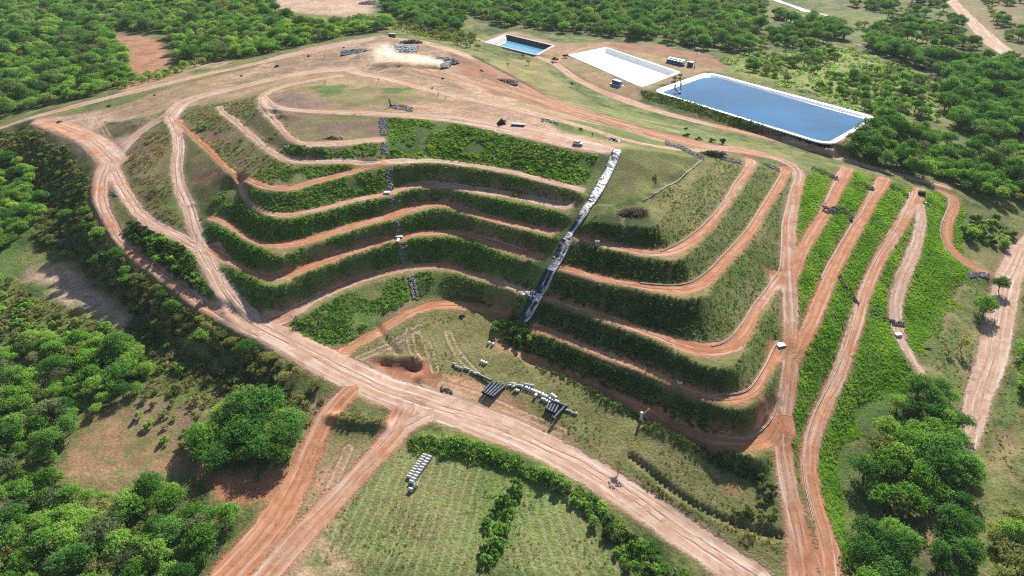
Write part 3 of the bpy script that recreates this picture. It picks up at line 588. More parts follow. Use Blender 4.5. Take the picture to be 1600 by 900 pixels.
OP = np.full(VX.shape, 50.)
def old_pass(pts):
    l = [tuple(p) for p in smooth_line([tuple(at(x, y)[:2]) for x, y in pts], 3.0, 4)]; X = [p[0] for p in l]; Y = [p[1] for p in l]
    i0, i1 = np.searchsorted(gxs, [min(X) - 6, max(X) + 6]); j0, j1 = np.searchsorted(gys, [min(Y) - 6, max(Y) + 6])
    OP[j0:j1, i0:i1] = np.minimum(OP[j0:j1, i0:i1], dist_line(VX[j0:j1, i0:i1], VY[j0:j1, i0:i1], l))
for pts in ([(420,110),(520,95),(610,95),(690,112),(770,130)], [(430,118),(540,104),(640,108),(720,120),(800,148)], [(480,90),(560,88),(640,98),(700,118)], [(520,80),(580,95),(660,120),(760,140)], [(780,120),(830,146),(900,170),(980,190),(1080,212)], [(760,125),(820,150),(900,178),(1000,206)], [(800,135),(900,166),(1040,200),(1160,232)], [(840,168),(930,190),(1020,215),(1080,232)],
            [(640,165),(740,176),(840,200),(930,222)], [(700,170),(780,186),(860,206),(950,228)], [(600,172),(700,178),(800,198)], [(90,195),(140,205),(180,240),(190,280)], [(75,198),(130,225),(165,262)], [(120,180),(190,190),(230,185)], [(150,180),(170,215),(185,250)], [(640,600),(720,622),(800,640),(880,675)], [(690,600),(760,622),(830,655)], [(560,560),(600,545),(650,515)], [(655,510),(670,540),(680,580)], [(640,515),(640,545),(655,560)], [(700,520),(710,550),(740,580)],
            [(545,700),(520,760),(470,840)], [(430,840),(500,800),(560,740)], [(900,120),(960,150),(1040,172)], [(860,150),(960,178),(1100,205)], [(300,105),(380,98),(470,88)], [(180,150),(250,138),(330,118)]):
    old_pass(pts)
def field(guide, area):
    P = poly(area); l = [tuple(at(x, y)[:2]) for x, y in guide]; d = dist_poly(VX, VY, P); k = d < 6; MW[k] = dist_line(VX[k], VY[k], l); MK[k] = np.clip(.5 - d[k] / 4, 0, 1)
MW = np.zeros(VX.shape); MK = np.zeros(VX.shape)
field([(1010,740),(930,790),(960,860),(1010,930)], [(805,770),(850,765),(900,795),(975,900),(800,900)])
field([(560,940),(620,800),(660,690)], [(500,800),(620,720),(640,700),(760,720),(745,900),(480,900)])
ny_, nx_ = VX.shape
idx = np.arange(ny_ * nx_).reshape(ny_, nx_)
F = np.stack([idx[:-1, :-1], idx[:-1, 1:], idx[1:, 1:], idx[1:, :-1]], -1).reshape(-1, 4)
fe = RE.ravel()[F].mean(1); fid = RID.ravel()[F[:, 0]]
owner = np.where(fe < 0.15, fid, -1)
VR = np.stack([VX.ravel(), VY.ravel(), VZ.ravel()], 1)
ATT = {'cover_a': CA.reshape(-1, 3), 'cover_b': CB.reshape(-1, 3), 'grassy': GR.ravel(), 'road_edge': RE.ravel(), 'road_across': RA.ravel(), 'road_along': RL.ravel(), 'road_red': RR.ravel(), 'old_pass': OP.ravel(), 'mow': MW.ravel(), 'mow_area': MK.ravel()}
def sheet(name, faces, kind='structure'):
    u, inv = np.unique(faces, return_inverse=True); f = inv.reshape(-1, 4).astype(np.int32)
    me = bpy.data.meshes.new(name); me.vertices.add(len(u)); me.vertices.foreach_set('co', VR[u].ravel())
    me.loops.add(f.size); me.loops.foreach_set('vertex_index', f.ravel()); me.polygons.add(len(f))
    me.polygons.foreach_set('loop_start', np.arange(0, f.size, 4, dtype=np.int32)); me.polygons.foreach_set('use_smooth', np.ones(len(f), bool))
    me.update(calc_edges=True)
    for k, v in ATT.items():
        v = v[u]
        if v.ndim == 2:
            at_ = me.attributes.new(k, 'FLOAT_COLOR', 'POINT'); at_.data.foreach_set('color', np.c_[v, np.ones(len(v))].ravel().astype(np.float32))
        else:
            at_ = me.attributes.new(k, 'FLOAT', 'POINT'); at_.data.foreach_set('value', v.ravel().astype(np.float32))
    me.materials.append(M_GROUND); me.validate()
    # shading normals of the undivided sheet, so that no seam shows where a track begins
    nz = VN[u]; me.normals_split_custom_set_from_vertices(nz)
    return tag(link(bpy.data.objects.new(name, me)), kind=kind)
gy_, gx_ = np.gradient(VZ, gys, gxs); VN = np.stack([-gx_.ravel(), -gy_.ravel(), np.ones(gx_.size)], 1); VN /= np.linalg.norm(VN, axis=1)[:, None]
sheet('ground', F[owner < 0])
for k, (name, red) in enumerate(TRACKS):
    if (owner == k).sum() > 3: sheet(name, F[owner == k])
def sdf_road(x, y):
    """distance to the nearest track edge at any spot"""
    i = np.clip(np.searchsorted(gxs, x), 0, nx_ - 1); j = np.clip(np.searchsorted(gys, y), 0, ny_ - 1); return RE[j, i]

# ------------------------------------------------------------------ plants: leaf materials and the kinds they come in
def leaf_mat(name, dark, mid, light, trans=.45, rnd=.62):
    m = bpy.data.materials.new(name); m.use_nodes = True; nt = m.node_tree; nt.nodes.clear(); N = NT(nt)
    out = N.n('ShaderNodeOutputMaterial'); info = N.n('ShaderNodeObjectInfo'); lf = N.attr('leaf').outputs['Fac']
    big = N.noise(info.outputs['Location'], .045 if rnd > .5 else .11, 4, .65)
    v = N.math('ADD', N.math('MULTIPLY', lf, .45), N.math('ADD', N.math('MULTIPLY', info.outputs['Random'], rnd), N.math('MULTIPLY', N.math('SUBTRACT', big, .5 - (.62 - rnd) * .35), 1.1 + (.62 - rnd) * 1.6)))
    c = N.mix(N.ramp(v, .05, .48), c4(dark), c4(mid)); c = N.mix(N.ramp(v, .42, 1.0), c, c4(light))
    d = N.n('ShaderNodeBsdfDiffuse'); t = N.n('ShaderNodeBsdfTranslucent'); mx = N.n('ShaderNodeMixShader'); mx.inputs[0].default_value = trans
    N.l(c, d.inputs[0]); N.l(N.mix(1.0, c, (1.25, 1.2, .7, 1), 'MULTIPLY'), t.inputs[0]); N.l(d.outputs[0], mx.inputs[1]); N.l(t.outputs[0], mx.inputs[2]); N.l(mx.outputs[0], out.inputs[0])
    return m
ML_BRIGHT = leaf_mat('leaf_bright', (.07, .17, .028), (.18, .38, .065), (.36, .53, .13), .5)
ML_DARK = leaf_mat('leaf_dark', (.045, .12, .03), (.10, .25, .055), (.20, .37, .095))
ML_OLIVE = leaf_mat('leaf_olive', (.09, .125, .035), (.22, .26, .08), (.40, .40, .17), .5)
ML_GREY = leaf_mat('leaf_grey', (.075, .115, .055), (.15, .20, .095), (.25, .29, .15))
ML_GRASS = leaf_mat('leaf_grass', (.055, .15, .03), (.125, .29, .055), (.27, .42, .095), .5, .2)
ML_LIME = leaf_mat('leaf_lime', (.08, .22, .02), (.20, .44, .035), (.42, .60, .09), .55, .2)
ML_DRY = leaf_mat('leaf_dry', (.10, .105, .035), (.20, .18, .07), (.34, .29, .14), .4, .25)
ML_DUSK = leaf_mat('leaf_dusk', (.03, .065, .018), (.065, .125, .03), (.12, .18, .05), .35, .2)
M_BARK = plain('bark', (.15, .11, .08), .9, var=.4)

def leaf_mesh(name, pos, nrm, size, mat, seed, asp=.62):
    """many small leaf sprays, each a bent quad facing roughly outward"""
    g = np.random.default_rng(seed); n = len(pos); nr = nrm + g.normal(0, .75, (n, 3)); nr /= np.linalg.norm(nr, axis=1)[:, None]
    a = np.cross(nr, g.normal(0, 1, (n, 3))); a /= np.linalg.norm(a, axis=1)[:, None]; b = np.cross(nr, a)
    s = (size * g.uniform(.6, 1.35, n))[:, None]; fold = nr * s * .22
    v = np.stack([pos - a * s, pos - b * s * asp + fold, pos + a * s * 1.1, pos + b * s * asp + fold], 1).reshape(-1, 3)
    me = bpy.data.meshes.new(name); me.vertices.add(4 * n); me.vertices.foreach_set('co', v.ravel()); me.loops.add(4 * n)
    me.loops.foreach_set('vertex_index', np.arange(4 * n, dtype=np.int32)); me.polygons.add(n); me.polygons.foreach_set('loop_start', np.arange(0, 4 * n, 4, dtype=np.int32)); me.update(calc_edges=True)
    at_ = me.attributes.new('leaf', 'FLOAT', 'FACE'); at_.data.foreach_set('value', g.random(n).astype(np.float32)); me.materials.append(mat)
    return me
def crown_mesh(name, seed, w, h, base, lobes, leaves, size, mat, gap=.28, flat=.75):
    """crown of lobes on the ends of limbs; unit tree is w wide and h tall"""
    g = np.random.default_rng(seed); P = []; Nn = []
    cs = []
    for k in range(lobes):
        for _ in range(40):
            an = g.uniform(0, 2 * math.pi); r = math.sqrt(g.random()) * .40 * w; zz = g.uniform(.25, 1) * (1 - (r / (.5 * w)) ** 2 * .75)
            c = np.array([r * math.cos(an), r * math.sin(an), base + (h - base) * (.12 + .72 * zz)])
            if all(np.linalg.norm(c - o[0]) > .11 * w for o in cs): break
        cs.append((c, g.uniform(.09, .21) * w))
    tot = sum(r * r for _, r in cs)
    for c, r in cs:
        m = int(leaves * r * r / tot); d = g.normal(0, 1, (m, 3)); d /= np.linalg.norm(d, axis=1)[:, None]; d[:, 2] = np.where(d[:, 2] < -.35, -d[:, 2], d[:, 2])
        # clumps with gaps: drop sprays where a coarse direction noise is low
        q = np.sin(d[:, 0] * 5 + seed) + np.sin(d[:, 1] * 6 + 2 * seed) + np.sin(d[:, 2] * 5 + k); keep = q > np.quantile(q, gap)
        d = d[keep]; rad = r * (1 - .6 * g.random(len(d)) ** 1.6) * g.uniform(.8, 1.25, len(d)) * np.where(g.random(len(d)) < .14, g.uniform(1.15, 1.7, len(d)), 1)
        p = c + d * rad[:, None] * np.array([1, 1, flat]); P.append(p); Nn.append(d * np.array([1, 1, 1.2]) + np.array([0, 0, .65]))
    return leaf_mesh(name, np.concatenate(P), np.concatenate(Nn), size, mat, seed + 5), cs
def trunk_mesh(name, seed, h, base, cs, r0):
    g = np.random.default_rng(seed + 99); mb = MB(); top = base + (h - base) * .35
    lean = g.uniform(-.25, .25, 2)
    mb.tube([(0, 0, -.4), (lean[0] * .3, lean[1] * .3, base * .5), (lean[0], lean[1], base), (lean[0], lean[1], top)], [r0 * 1.3, r0, r0 * .8, r0 * .45], 7)
    for c, r in cs[:9]:
        mid = (lean[0] + (c[0] - lean[0]) * .45, lean[1] + (c[1] - lean[1]) * .45, base + (c[2] - base) * .35)
        mb.tube([(lean[0], lean[1], base * .92), mid, tuple(c)], [r0 * .5, r0 * .33, r0 * .14], 5)
    me = bpy.data.meshes.new(name); me.from_pydata(mb.v, [], mb.f); me.materials.append(M_BARK); me.polygons.foreach_set('use_smooth', np.ones(len(me.polygons), bool)); me.update()
    return me
KIND = {}
def kind(key, n, w, h, base, lobes, leaves, size, mat, r0=.22, gap=.28, flat=.75):
    KIND[key] = []
    for k in range(n):
        s = sum(map(ord, key)) * 7 + k * 31; cm, cs = crown_mesh(key + '_crown', s, w, h, base, lobes, leaves, size, mat, gap, flat); KIND[key].append((cm, trunk_mesh(key + '_trunk', s, h, base, cs, r0), w))
kind('bright', 5, 7.5, 6.0, 1.5, 26, 3900, .205, ML_BRIGHT)
kind('dark', 5, 9.0, 8.0, 2.0, 32, 4600, .23, ML_DARK, .3)
kind('olive', 4, 6.0, 4.8, 1.1, 20, 2600, .19, ML_OLIVE, .18, .32)
kind('grey', 3, 8.0, 7.0, 2.4, 22, 2000, .22, ML_GREY, .22, .4)
kind('sparse', 3, 5.5, 5.5, 2.4, 9, 650, .26, ML_OLIVE, .16, .4)
kind('bush', 4, 3.4, 2.3, .25, 9, 800, .21, ML_BRIGHT, .07, .2)
kind('dusk', 3, 3.4, 2.3, .25, 9, 800, .21, ML_DUSK, .07, .2)
kind('thorn', 3, 2.8, 2.0, .3, 8, 520, .19, ML_OLIVE, .06, .3)

def in_poly(x, y, P): return dist_poly(x, y, P) < 0
def spread(P, gap0, g, clear=1.5):
    gap = gap0 * (.62 if gap0 >= 9 else 1)
    """spots scattered over an area, kept apart, off the tracks"""
    X = [p[0] for p in P]; Y = [p[1] for p in P]; nx = int((max(X) - min(X)) / gap) + 2; ny = int((max(Y) - min(Y)) / gap) + 2
    x, y = np.meshgrid(min(X) + gap * np.arange(nx), min(Y) + gap * np.arange(ny)); x = x + gap * .5 * (np.arange(ny) % 2)[:, None]
    x = (x + g.uniform(-.38, .38, x.shape) * gap).ravel(); y = (y + g.uniform(-.38, .38, y.shape) * gap).ravel()
    k = in_poly(x, y, P) & (sdf_road(x, y) > clear)
    if gap0 >= 9: k &= fbm(x, y, 34, 88, 3) > .50
    return x[k], y[k]
TREES = []    # (x, y, kind, scale, zone)
ZONES = [
 # label, group, category, area, spacing, {kind: share}, (smallest, largest), clearance from tracks
 ('leafy green tree in the dense wood behind the perimeter track', 'trees of the wood behind the perimeter track', 'tree', [(-120,-30),(440,-30),(425,20),(470,40),(560,40),(600,30),(612,46),(540,56),(470,72),(400,88),(330,96),(290,100),(274,92),(262,52),(170,46),(196,88),(205,120),(186,132),(150,150),(60,168),(0,186),(-120,215)], 5.8, {'bright': .55, 'dark': .18, 'grey': .15, 'olive': .12}, (.5, 1.35), 3.5),
 ('low bushy tree at the edge of the red clearing', 'bushy trees around the red clearing', 'tree', [(170,120),(215,118),(280,112),(330,95),(300,108),(250,125),(190,140)], 6.5, {'olive': .5, 'bright': .3, 'thorn': .2}, (.6, .9), 2.0),
 ('dark green tree in the tall wood beyond the ponds', 'trees of the wood beyond the ponds', 'tree', [(590,-30),(1200,-30),(1190,50),(1160,80),(1140,84),(1060,70),(960,58),(880,50),(790,40),(740,24),(690,10),(600,20)], 7.0, {'dark': .5, 'grey': .2, 'bright': .2, 'olive': .1}, (.55, 1.35), 1),
 ('rounded dark tree in the clump behind the rubbish heaps', 'trees of the clump behind the rubbish heaps', 'tree', [(600,15),(690,12),(725,36),(715,48),(670,48),(620,30)], 6.0, {'dark': .8, 'bright': .2}, (.8, 1.1), 1),
 ('pale shrubby tree on the grass between mound and ponds', 'pale shrubby trees behind the mound top', 'tree', [(605,40),(660,52),(700,66),(735,78),(745,56),(700,52),(640,38)], 6.5, {'grey': .4, 'olive': .5, 'bush': .1}, (.5, .9), 1),
 ('dense tree in the wood at the corner of the large pond', 'trees of the wood beside the large pond', 'tree', [(1316,250),(1330,215),(1385,196),(1440,205),(1490,235),(1560,240),(1680,220),(1680,340),(1600,322),(1545,316),(1490,290),(1430,278),(1360,262)], 5.8, {'dark': .48, 'bright': .35, 'grey': .12, 'olive': .05}, (.6, 1.2), 2.5),
 ('tall dark tree in the belt along the creek', 'tall dark trees along the creek', 'tree', [(1470,170),(1480,130),(1420,100),(1350,76),(1360,66),(1440,84),(1500,100),(1620,95),(1700,110),(1700,230),(1600,220),(1540,225),(1490,200)], 8.0, {'dark': .85, 'grey': .15}, (.9, 1.45), 1),
 ('small tree scattered over the pale scrub plain', 'small trees of the scrub plain', 'tree', [(1120,92),(1200,60),(1330,72),(1480,132),(1480,186),(1380,190),(1330,160),(1200,120)], 9, {'grey': .35, 'bright': .3, 'dark': .15, 'bush': .2}, (.4, .95), 1),
 ('dark tree on the far bank of the river', 'dark trees on the far river bank', 'tree', [(1200,60),(1210,24),(1300,40),(1340,60),(1330,72)], 9.5, {'dark': .7, 'grey': .3}, (.8, 1.3), 1),
 ('tree in the far scattered scrub beyond the creek', 'far trees beyond the creek', 'tree', [(1320,-20),(1470,-20),(1500,30),(1540,80),(1440,80),(1340,56)], 12, {'dark': .5, 'grey': .3, 'olive': .2}, (.7, 1.2), 4),
 ('tree beside the pale far track', 'far trees beside the pale track', 'tree', [(1520,-20),(1700,-20),(1700,90),(1600,84),(1560,50)], 12, {'dark': .4, 'grey': .4, 'olive': .2}, (.6, 1.1), 5),
 ('bright green bushy tree in the thicket at the left edge', 'trees of the thicket at the left edge', 'tree', [(-80,265),(20,245),(55,270),(75,320),(60,350),(20,380),(-20,420),(-80,420)], 5.0, {'bright': .75, 'dark': .25}, (.6, .95), 1.5),
 ('grey green shrub on the bank under the left bend of the track', 'shrubs on the left bank', 'shrub', [(-20,205),(50,198),(100,235),(140,270),(150,310),(110,330),(70,320),(50,265),(0,240)], 4.4, {'thorn': .5, 'dusk': .35, 'bush': .15}, (.6, 1.15), 1.2),
 ('shrubby tree crowding the bank between outer track and pale bare patch', 'shrubby trees on the outer bank', 'tree', [(70,330),(150,322),(178,365),(215,408),(262,442),(318,488),(370,522),(430,545),(490,590),(505,618),(480,612),(400,588),(300,545),(215,490),(150,440),(100,402),(62,372)], 3.2, {'olive': .78, 'bright': .12, 'dark': .1}, (.42, .74), 1.5),
 ('dense shrub on the strip between the two haul tracks', 'shrubs between the haul tracks', 'shrub', [(197,348),(240,362),(290,385),(318,402),(338,440),(350,478),(320,462),(280,436),(240,406),(205,372)], 2.5, {'bush': .4, 'dusk': .6}, (.75, 1.15), .6),
 ('feathery bright green tree in the thicket at the lower left', 'trees of the lower left thicket', 'tree', [(-40,560),(60,535),(130,525),(200,540),(250,575),(245,605),(190,625),(130,660),(95,700),(80,745),(110,775),(190,770),(260,760),(330,780),(360,812),(385,845),(345,905),(330,960),(-40,960)], 3.9, {'bright': .6, 'dark': .10, 'olive': .18, 'grey': .06, 'bush': .06}, (.4, 1.0), 2.0),
 ('tall leafy tree in the clump beside the red field road', 'trees of the clump beside the red field road', 'tree', [(312,672),(370,640),(430,640),(462,672),(455,712),(420,742),(350,738),(305,712)], 4.6, {'dark': .6, 'bright': .4}, (.8, 1.1), 2.0),
 ('shrub on the dry slope around the bare red soil', 'shrubs on the dry red slope', 'shrub', [(170,615),(260,600),(330,610),(320,650),(300,690),(280,720),(200,660)], 5.5, {'thorn': .7, 'bush': .3}, (.7, 1.2), 1),
 ('bush on the rough grass left of the bare pale patch', 'bushes on the rough left grass', 'shrub', [(-30,440),(20,440),(100,500),(180,515),(200,540),(60,535),(-30,540)], 4.2, {'bush': .5, 'thorn': .5}, (.7, 1.5), 1),
 ('dry shrub on the strip below the outer bank', 'dry shrubs below the outer bank', 'shrub', [(200,500),(300,560),(400,602),(490,622),(480,650),(430,650),(330,610),(250,570)], 3.6, {'thorn': .6, 'bush': .25, 'dusk': .15}, (.6, 1.2), 1.5),
 ('big leafy tree of the grove beside the lower right bench', 'trees of the big right grove', 'tree', [(1332,760),(1338,700),(1370,672),(1430,660),(1490,690),(1512,740),(1500,800),(1440,812),(1370,800)], 5.4, {'bright': .5, 'dark': .4, 'olive': .1}, (.7, 1.35), 1.5),
 ('leafy tree of the lower clump south of the big grove', 'trees of the lower right clump', 'tree', [(1335,850),(1360,830),(1420,838),(1445,870),(1440,930),(1350,930)], 5.0, {'dark': .65, 'bright': .35}, (.8, 1.05), 1.5),
 ('dark tree in the clump north of the big grove', 'trees north of the big right grove', 'tree', [(1395,640),(1430,612),(1480,610),(1510,640),(1500,672),(1440,660)], 4.6, {'dark': .75, 'bright': .25}, (.6, .9), 1.5),
 ('bright tree at the right edge beyond the pale farm road', 'trees at the right edge beyond the farm road', 'tree', [(1582,470),(1640,420),(1660,640),(1600,620),(1575,560)], 4.6, {'bright': .7, 'dark': .3}, (.65, 1.0), 3),
 ('dark tree shading the gully in the lower right', 'trees of the lower right gully', 'tree', [(1480,810),(1515,770),(1520,900),(1490,930),(1455,900)], 4.6, {'dark': .8, 'olive': .2}, (.5, .8), 1),
 ('olive tree on the grass at the lower right corner', 'olive trees at the lower right corner', 'tree', [(1545,840),(1600,815),(1640,900),(1560,930)], 5.0, {'olive': .8, 'bright': .2}, (.7, 1.1), 1),
 ('leafy bush in the green clump on the mown field', 'bushes of the clump on the mown field', 'shrub', [(775,790),(805,758),(818,765),(800,800),(790,850),(775,882),(748,880),(752,830)], 2.6, {'bush': .9, 'dusk': .1}, (.65, 1.1), 1),
 ('dense bush in the hedge below the haul road', 'bushes of the hedge below the haul road', 'shrub', [(852,738),(890,748),(935,785),(985,835),(1045,890),(1060,930),(1010,930),(975,885),(930,830),(900,790),(860,760)], 2.7, {'bush': .5, 'dusk': .4, 'thorn': .1}, (.6, 1.05), 1.5),
 ('bushy shrub at the foot of the lined chute', 'shrubs at the foot of the chute', 'shrub', [(752,500),(800,500),(838,525),(860,548),(820,546),(780,530)], 2.6, {'dusk': .5, 'bush': .5}, (.6, 1.0), .6),
 ('shrub on the bench end at the upper right', 'shrubs at the upper right bench ends', 'shrub', [(1508,340),(1560,345),(1590,370),(1560,395),(1520,385),(1500,362)], 4.6, {'bush': .6, 'dusk': .4}, (.8, 1.6), 1.5),
 ('low grey bush in the weeds beside the ditch end', 'bushes beside the ditch end', 'shrub', [(1180,745),(1205,740),(1222,800),(1225,830),(1190,828),(1150,805),(1170,780)], 2.3, {'thorn': .6, 'dusk': .4}, (.5, .85), .8),
]
zg = np.random.default_rng(41)
for zi, (lab, grp, cat, area, gap, mixk, (s0, s1), clear) in enumerate(ZONES):
    x, y = spread(poly(area), gap, zg, clear); ks = list(mixk); pr = np.array([mixk[k] for k in ks]); pr = pr / pr.sum()
    for a, b in zip(x, y): TREES.append((float(a), float(b), ks[int(zg.choice(len(ks), p=pr))], float(zg.uniform(s0, s1)), zi))
def stand(name, lab, cat, grp, x, y, key, sc, kname=None):
    v = KIND[key]; cm, tm, w = v[int(zg.integers(len(v)))]; o = empty(name, (x, y, float(hz(x, y)) - .1), float(zg.uniform(0, 6.28)), sc); o.scale = (sc * float(zg.uniform(.8, 1.25)), sc * float(zg.uniform(.8, 1.25)), sc * float(zg.uniform(.8, 1.25)))
    tag(o, lab, cat, grp); link(bpy.data.objects.new('crown' if cat == 'tree' else 'foliage', cm), o); link(bpy.data.objects.new('trunk' if cat == 'tree' else 'stems', tm), o)
    return o
def cdist(t): return math.sqrt(t[0] ** 2 + t[1] ** 2 + 110 ** 2) / (KIND[t[2]][0][2] * t[3])
def in_view(t):
    p = Vector((t[0], t[1], float(hz(t[0], t[1])) + 2 - CAM_H)); dz = p.y * CP - p.z * SP; u = 800 + FPX * p.x / dz; v = 450 - FPX * (p.y * SP + p.z * CP) / dz
    return -15 < u < 1615 and -15 < v < 925
REST = []
for cat, cap in (('tree', 285), ('shrub', 285)):
    mine = sorted([t for t in TREES if ZONES[t[4]][2] == cat], key=cdist); n = 0
    for t in mine:
        if n < cap and in_view(t):
            z = ZONES[t[4]]; stand({'tree': 'leafy_tree', 'shrub': 'shrub'}[cat], z[0], cat, z[1], t[0], t[1], t[2], t[3]); n += 1
        else: REST.append(t)
    print(cat, len(mine), n)

# ------------------------------------------------------------------ uncountable growth: scattered with a modifier, one object each
def scatter(name, pts, rot, sc, idx, protos):
    me = bpy.data.meshes.new(name); me.vertices.add(len(pts)); me.vertices.foreach_set('co', np.asarray(pts, np.float32).ravel())
    for nm, ty, v in (('turn', 'FLOAT', rot), ('size', 'FLOAT_VECTOR', (np.asarray(sc)[:, None] * zg.uniform(.78, 1.28, (len(pts), 3))).ravel()), ('pick', 'INT', idx)):
        at_ = me.attributes.new(nm, ty, 'POINT'); at_.data.foreach_set('vector' if ty == 'FLOAT_VECTOR' else 'value', np.asarray(v, np.int32 if ty == 'INT' else np.float32))
    o = tag(link(bpy.data.objects.new(name, me)), kind='stuff')
    ng = bpy.data.node_groups.new(name, 'GeometryNodeTree'); ng.interface.new_socket('Geometry', in_out='INPUT', socket_type='NodeSocketGeometry'); ng.interface.new_socket('Geometry', in_out='OUTPUT', socket_type='NodeSocketGeometry')
    N = NT(ng); gi = N.n('NodeGroupInput'); go = N.n('NodeGroupOutput'); m2p = N.n('GeometryNodeMeshToPoints'); N.l(gi.outputs[0], m2p.inputs[0])
    jn = N.n('GeometryNodeJoinGeometry')
    for p in protos[::-1]:
        oi = N.n('GeometryNodeObjectInfo'); oi.inputs['Object'].default_value = p; oi.inputs['As Instance'].default_value = True; N.l(oi.outputs['Geometry'], jn.inputs[0])
    def na(nm, ty): x = N.n('GeometryNodeInputNamedAttribute', data_type=ty); x.inputs['Name'].default_value = nm; return x.outputs['Attribute']
    ip = N.n('GeometryNodeInstanceOnPoints'); N.l(m2p.outputs[0], ip.inputs['Points']); N.l(jn.outputs[0], ip.inputs['Instance']); ip.inputs['Pick Instance'].default_value = True
    N.l(na('pick', 'INT'), ip.inputs['Instance Index']); cx_ = N.n('ShaderNodeCombineXYZ'); N.l(na('turn', 'FLOAT'), cx_.inputs[2]); e2 = N.n('FunctionNodeEulerToRotation'); N.l(cx_.outputs[0], e2.inputs[0]); N.l(e2.outputs[0], ip.inputs['Rotation'])
    N.l(na('size', 'FLOAT_VECTOR'), ip.inputs['Scale']); N.l(ip.outputs[0], go.inputs[0])
    md = o.modifiers.new('scatter', 'NODES'); md.node_group = ng
    return o
def proto(me): return bpy.data.objects.new(me.name, me)
def merged(key, k):
    cm, tm, w = KIND[key][k]; bm = bmesh.new(); bm.from_mesh(cm); nf = len(bm.faces); bm.from_mesh(tm); bm.faces.ensure_lookup_table()
    for f in bm.faces[nf:]: f.material_index = 1
    me = bpy.data.meshes.new(key); bm.to_mesh(me); bm.free(); me.materials.clear(); me.materials.append(cm.materials[0]); me.materials.append(M_BARK)
    return proto(me)
def scatter_rest(name, items):
    keys = sorted({t[2] for t in items}); pro = []; off = {}
    for k in keys:
        off[k] = len(pro); pro += [merged(k, i) for i in range(len(KIND[k]))]
    x = np.array([t[0] for t in items]); y = np.array([t[1] for t in items])
    scatter(name, np.stack([x, y, hz(x, y) - .1], 1), zg.uniform(0, 6.28, len(x)), [t[3] for t in items], [off[t[2]] + int(zg.integers(len(KIND[t[2]]))) for t in items], pro)
scatter_rest('far_woodland', REST)

def tuft(name, n, r, h, wdt, mat, seed, lean=.6):
    """a tussock: blades rising from one root and bending over"""
    g = np.random.default_rng(seed); V = []; Fc = []
    for k in range(n):
        an = g.uniform(0, 6.28); rr = r * math.sqrt(g.random()) * .45; x, y = rr * math.cos(an), rr * math.sin(an); a2 = an + g.normal(0, .6); dx, dy = math.cos(a2), math.sin(a2); hh = h * g.uniform(.55, 1.1); q = lean * hh * g.uniform(.3, 1.2); w = wdt * g.uniform(.7, 1.3)
        b = len(V); V += [(x - dy * w, y + dx * w, -.1), (x + dy * w, y - dx * w, -.1), (x + dx * q * .45 + dy * w * .8, y + dy * q * .45 - dx * w * .8, hh * .65), (x + dx * q * .45 - dy * w * .8, y + dy * q * .45 + dx * w * .8, hh * .65), (x + dx * q, y + dy * q, hh * .9)]
        Fc += [(b, b + 1, b + 2, b + 3), (b + 3, b + 2, b + 4)]
    me = bpy.data.meshes.new(name); me.from_pydata(V, [], Fc); at_ = me.attributes.new('leaf', 'FLOAT', 'FACE'); at_.data.foreach_set('value', np.repeat(g.random(n), 2).astype(np.float32)); me.materials.append(mat); me.update()
    return proto(me)
def weed(name, n, r, h, size, mat, seed):
    g = np.random.default_rng(seed); d = g.normal(0, 1, (n, 3)); d /= np.linalg.norm(d, axis=1)[:, None]; d[:, 2] = abs(d[:, 2])
    rad = g.uniform(.55, 1.1, n)[:, None]; return proto(leaf_mesh(name, d * rad * np.array([r, r, h]), d + np.array([0, 0, .9]), size, mat, seed))
PG = [tuft('grass_tuft', 48, 1.5, .9, .05, ML_GRASS, 1), tuft('grass_tuft', 44, 1.7, .75, .05, ML_GRASS, 2), weed('weeds', 38, .75, .7, .19, ML_GRASS, 3), weed('weeds', 46, .9, .95, .2, ML_BRIGHT, 4), weed('weeds', 46, .9, .9, .2, ML_DUSK, 5),
      tuft('grass_tuft', 22, 1.0, .7, .07, ML_DRY, 6), weed('weeds', 26, .6, .5, .15, ML_OLIVE, 7), tuft('grass_tuft', 16, .8, .4, .06, ML_DRY, 8), tuft('grass_tuft', 16, .8, .4, .06, ML_GRASS, 9),
      tuft('grass_tuft', 50, 1.6, .9, .05, ML_LIME, 10, 1.0), tuft('grass_tuft', 46, 1.8, .7, .05, ML_LIME, 11, 1.1), tuft('grass_tuft', 46, 1.6, .8, .05, ML_DUSK, 12, .9)]
BARE = [([tuple(at(*q)[:2]) for q in pts], w) for pts, w in (([(966,236),(942,284),(910,334),(893,363),(878,391),(852,440),(832,475),(815,500)], 2.6), ([(599,184),(600,240)], 2.2), ([(608,262),(613,309),(620,345),(630,384),(636,412)], 2.0), ([(641,432),(651,470)], 2.0))]
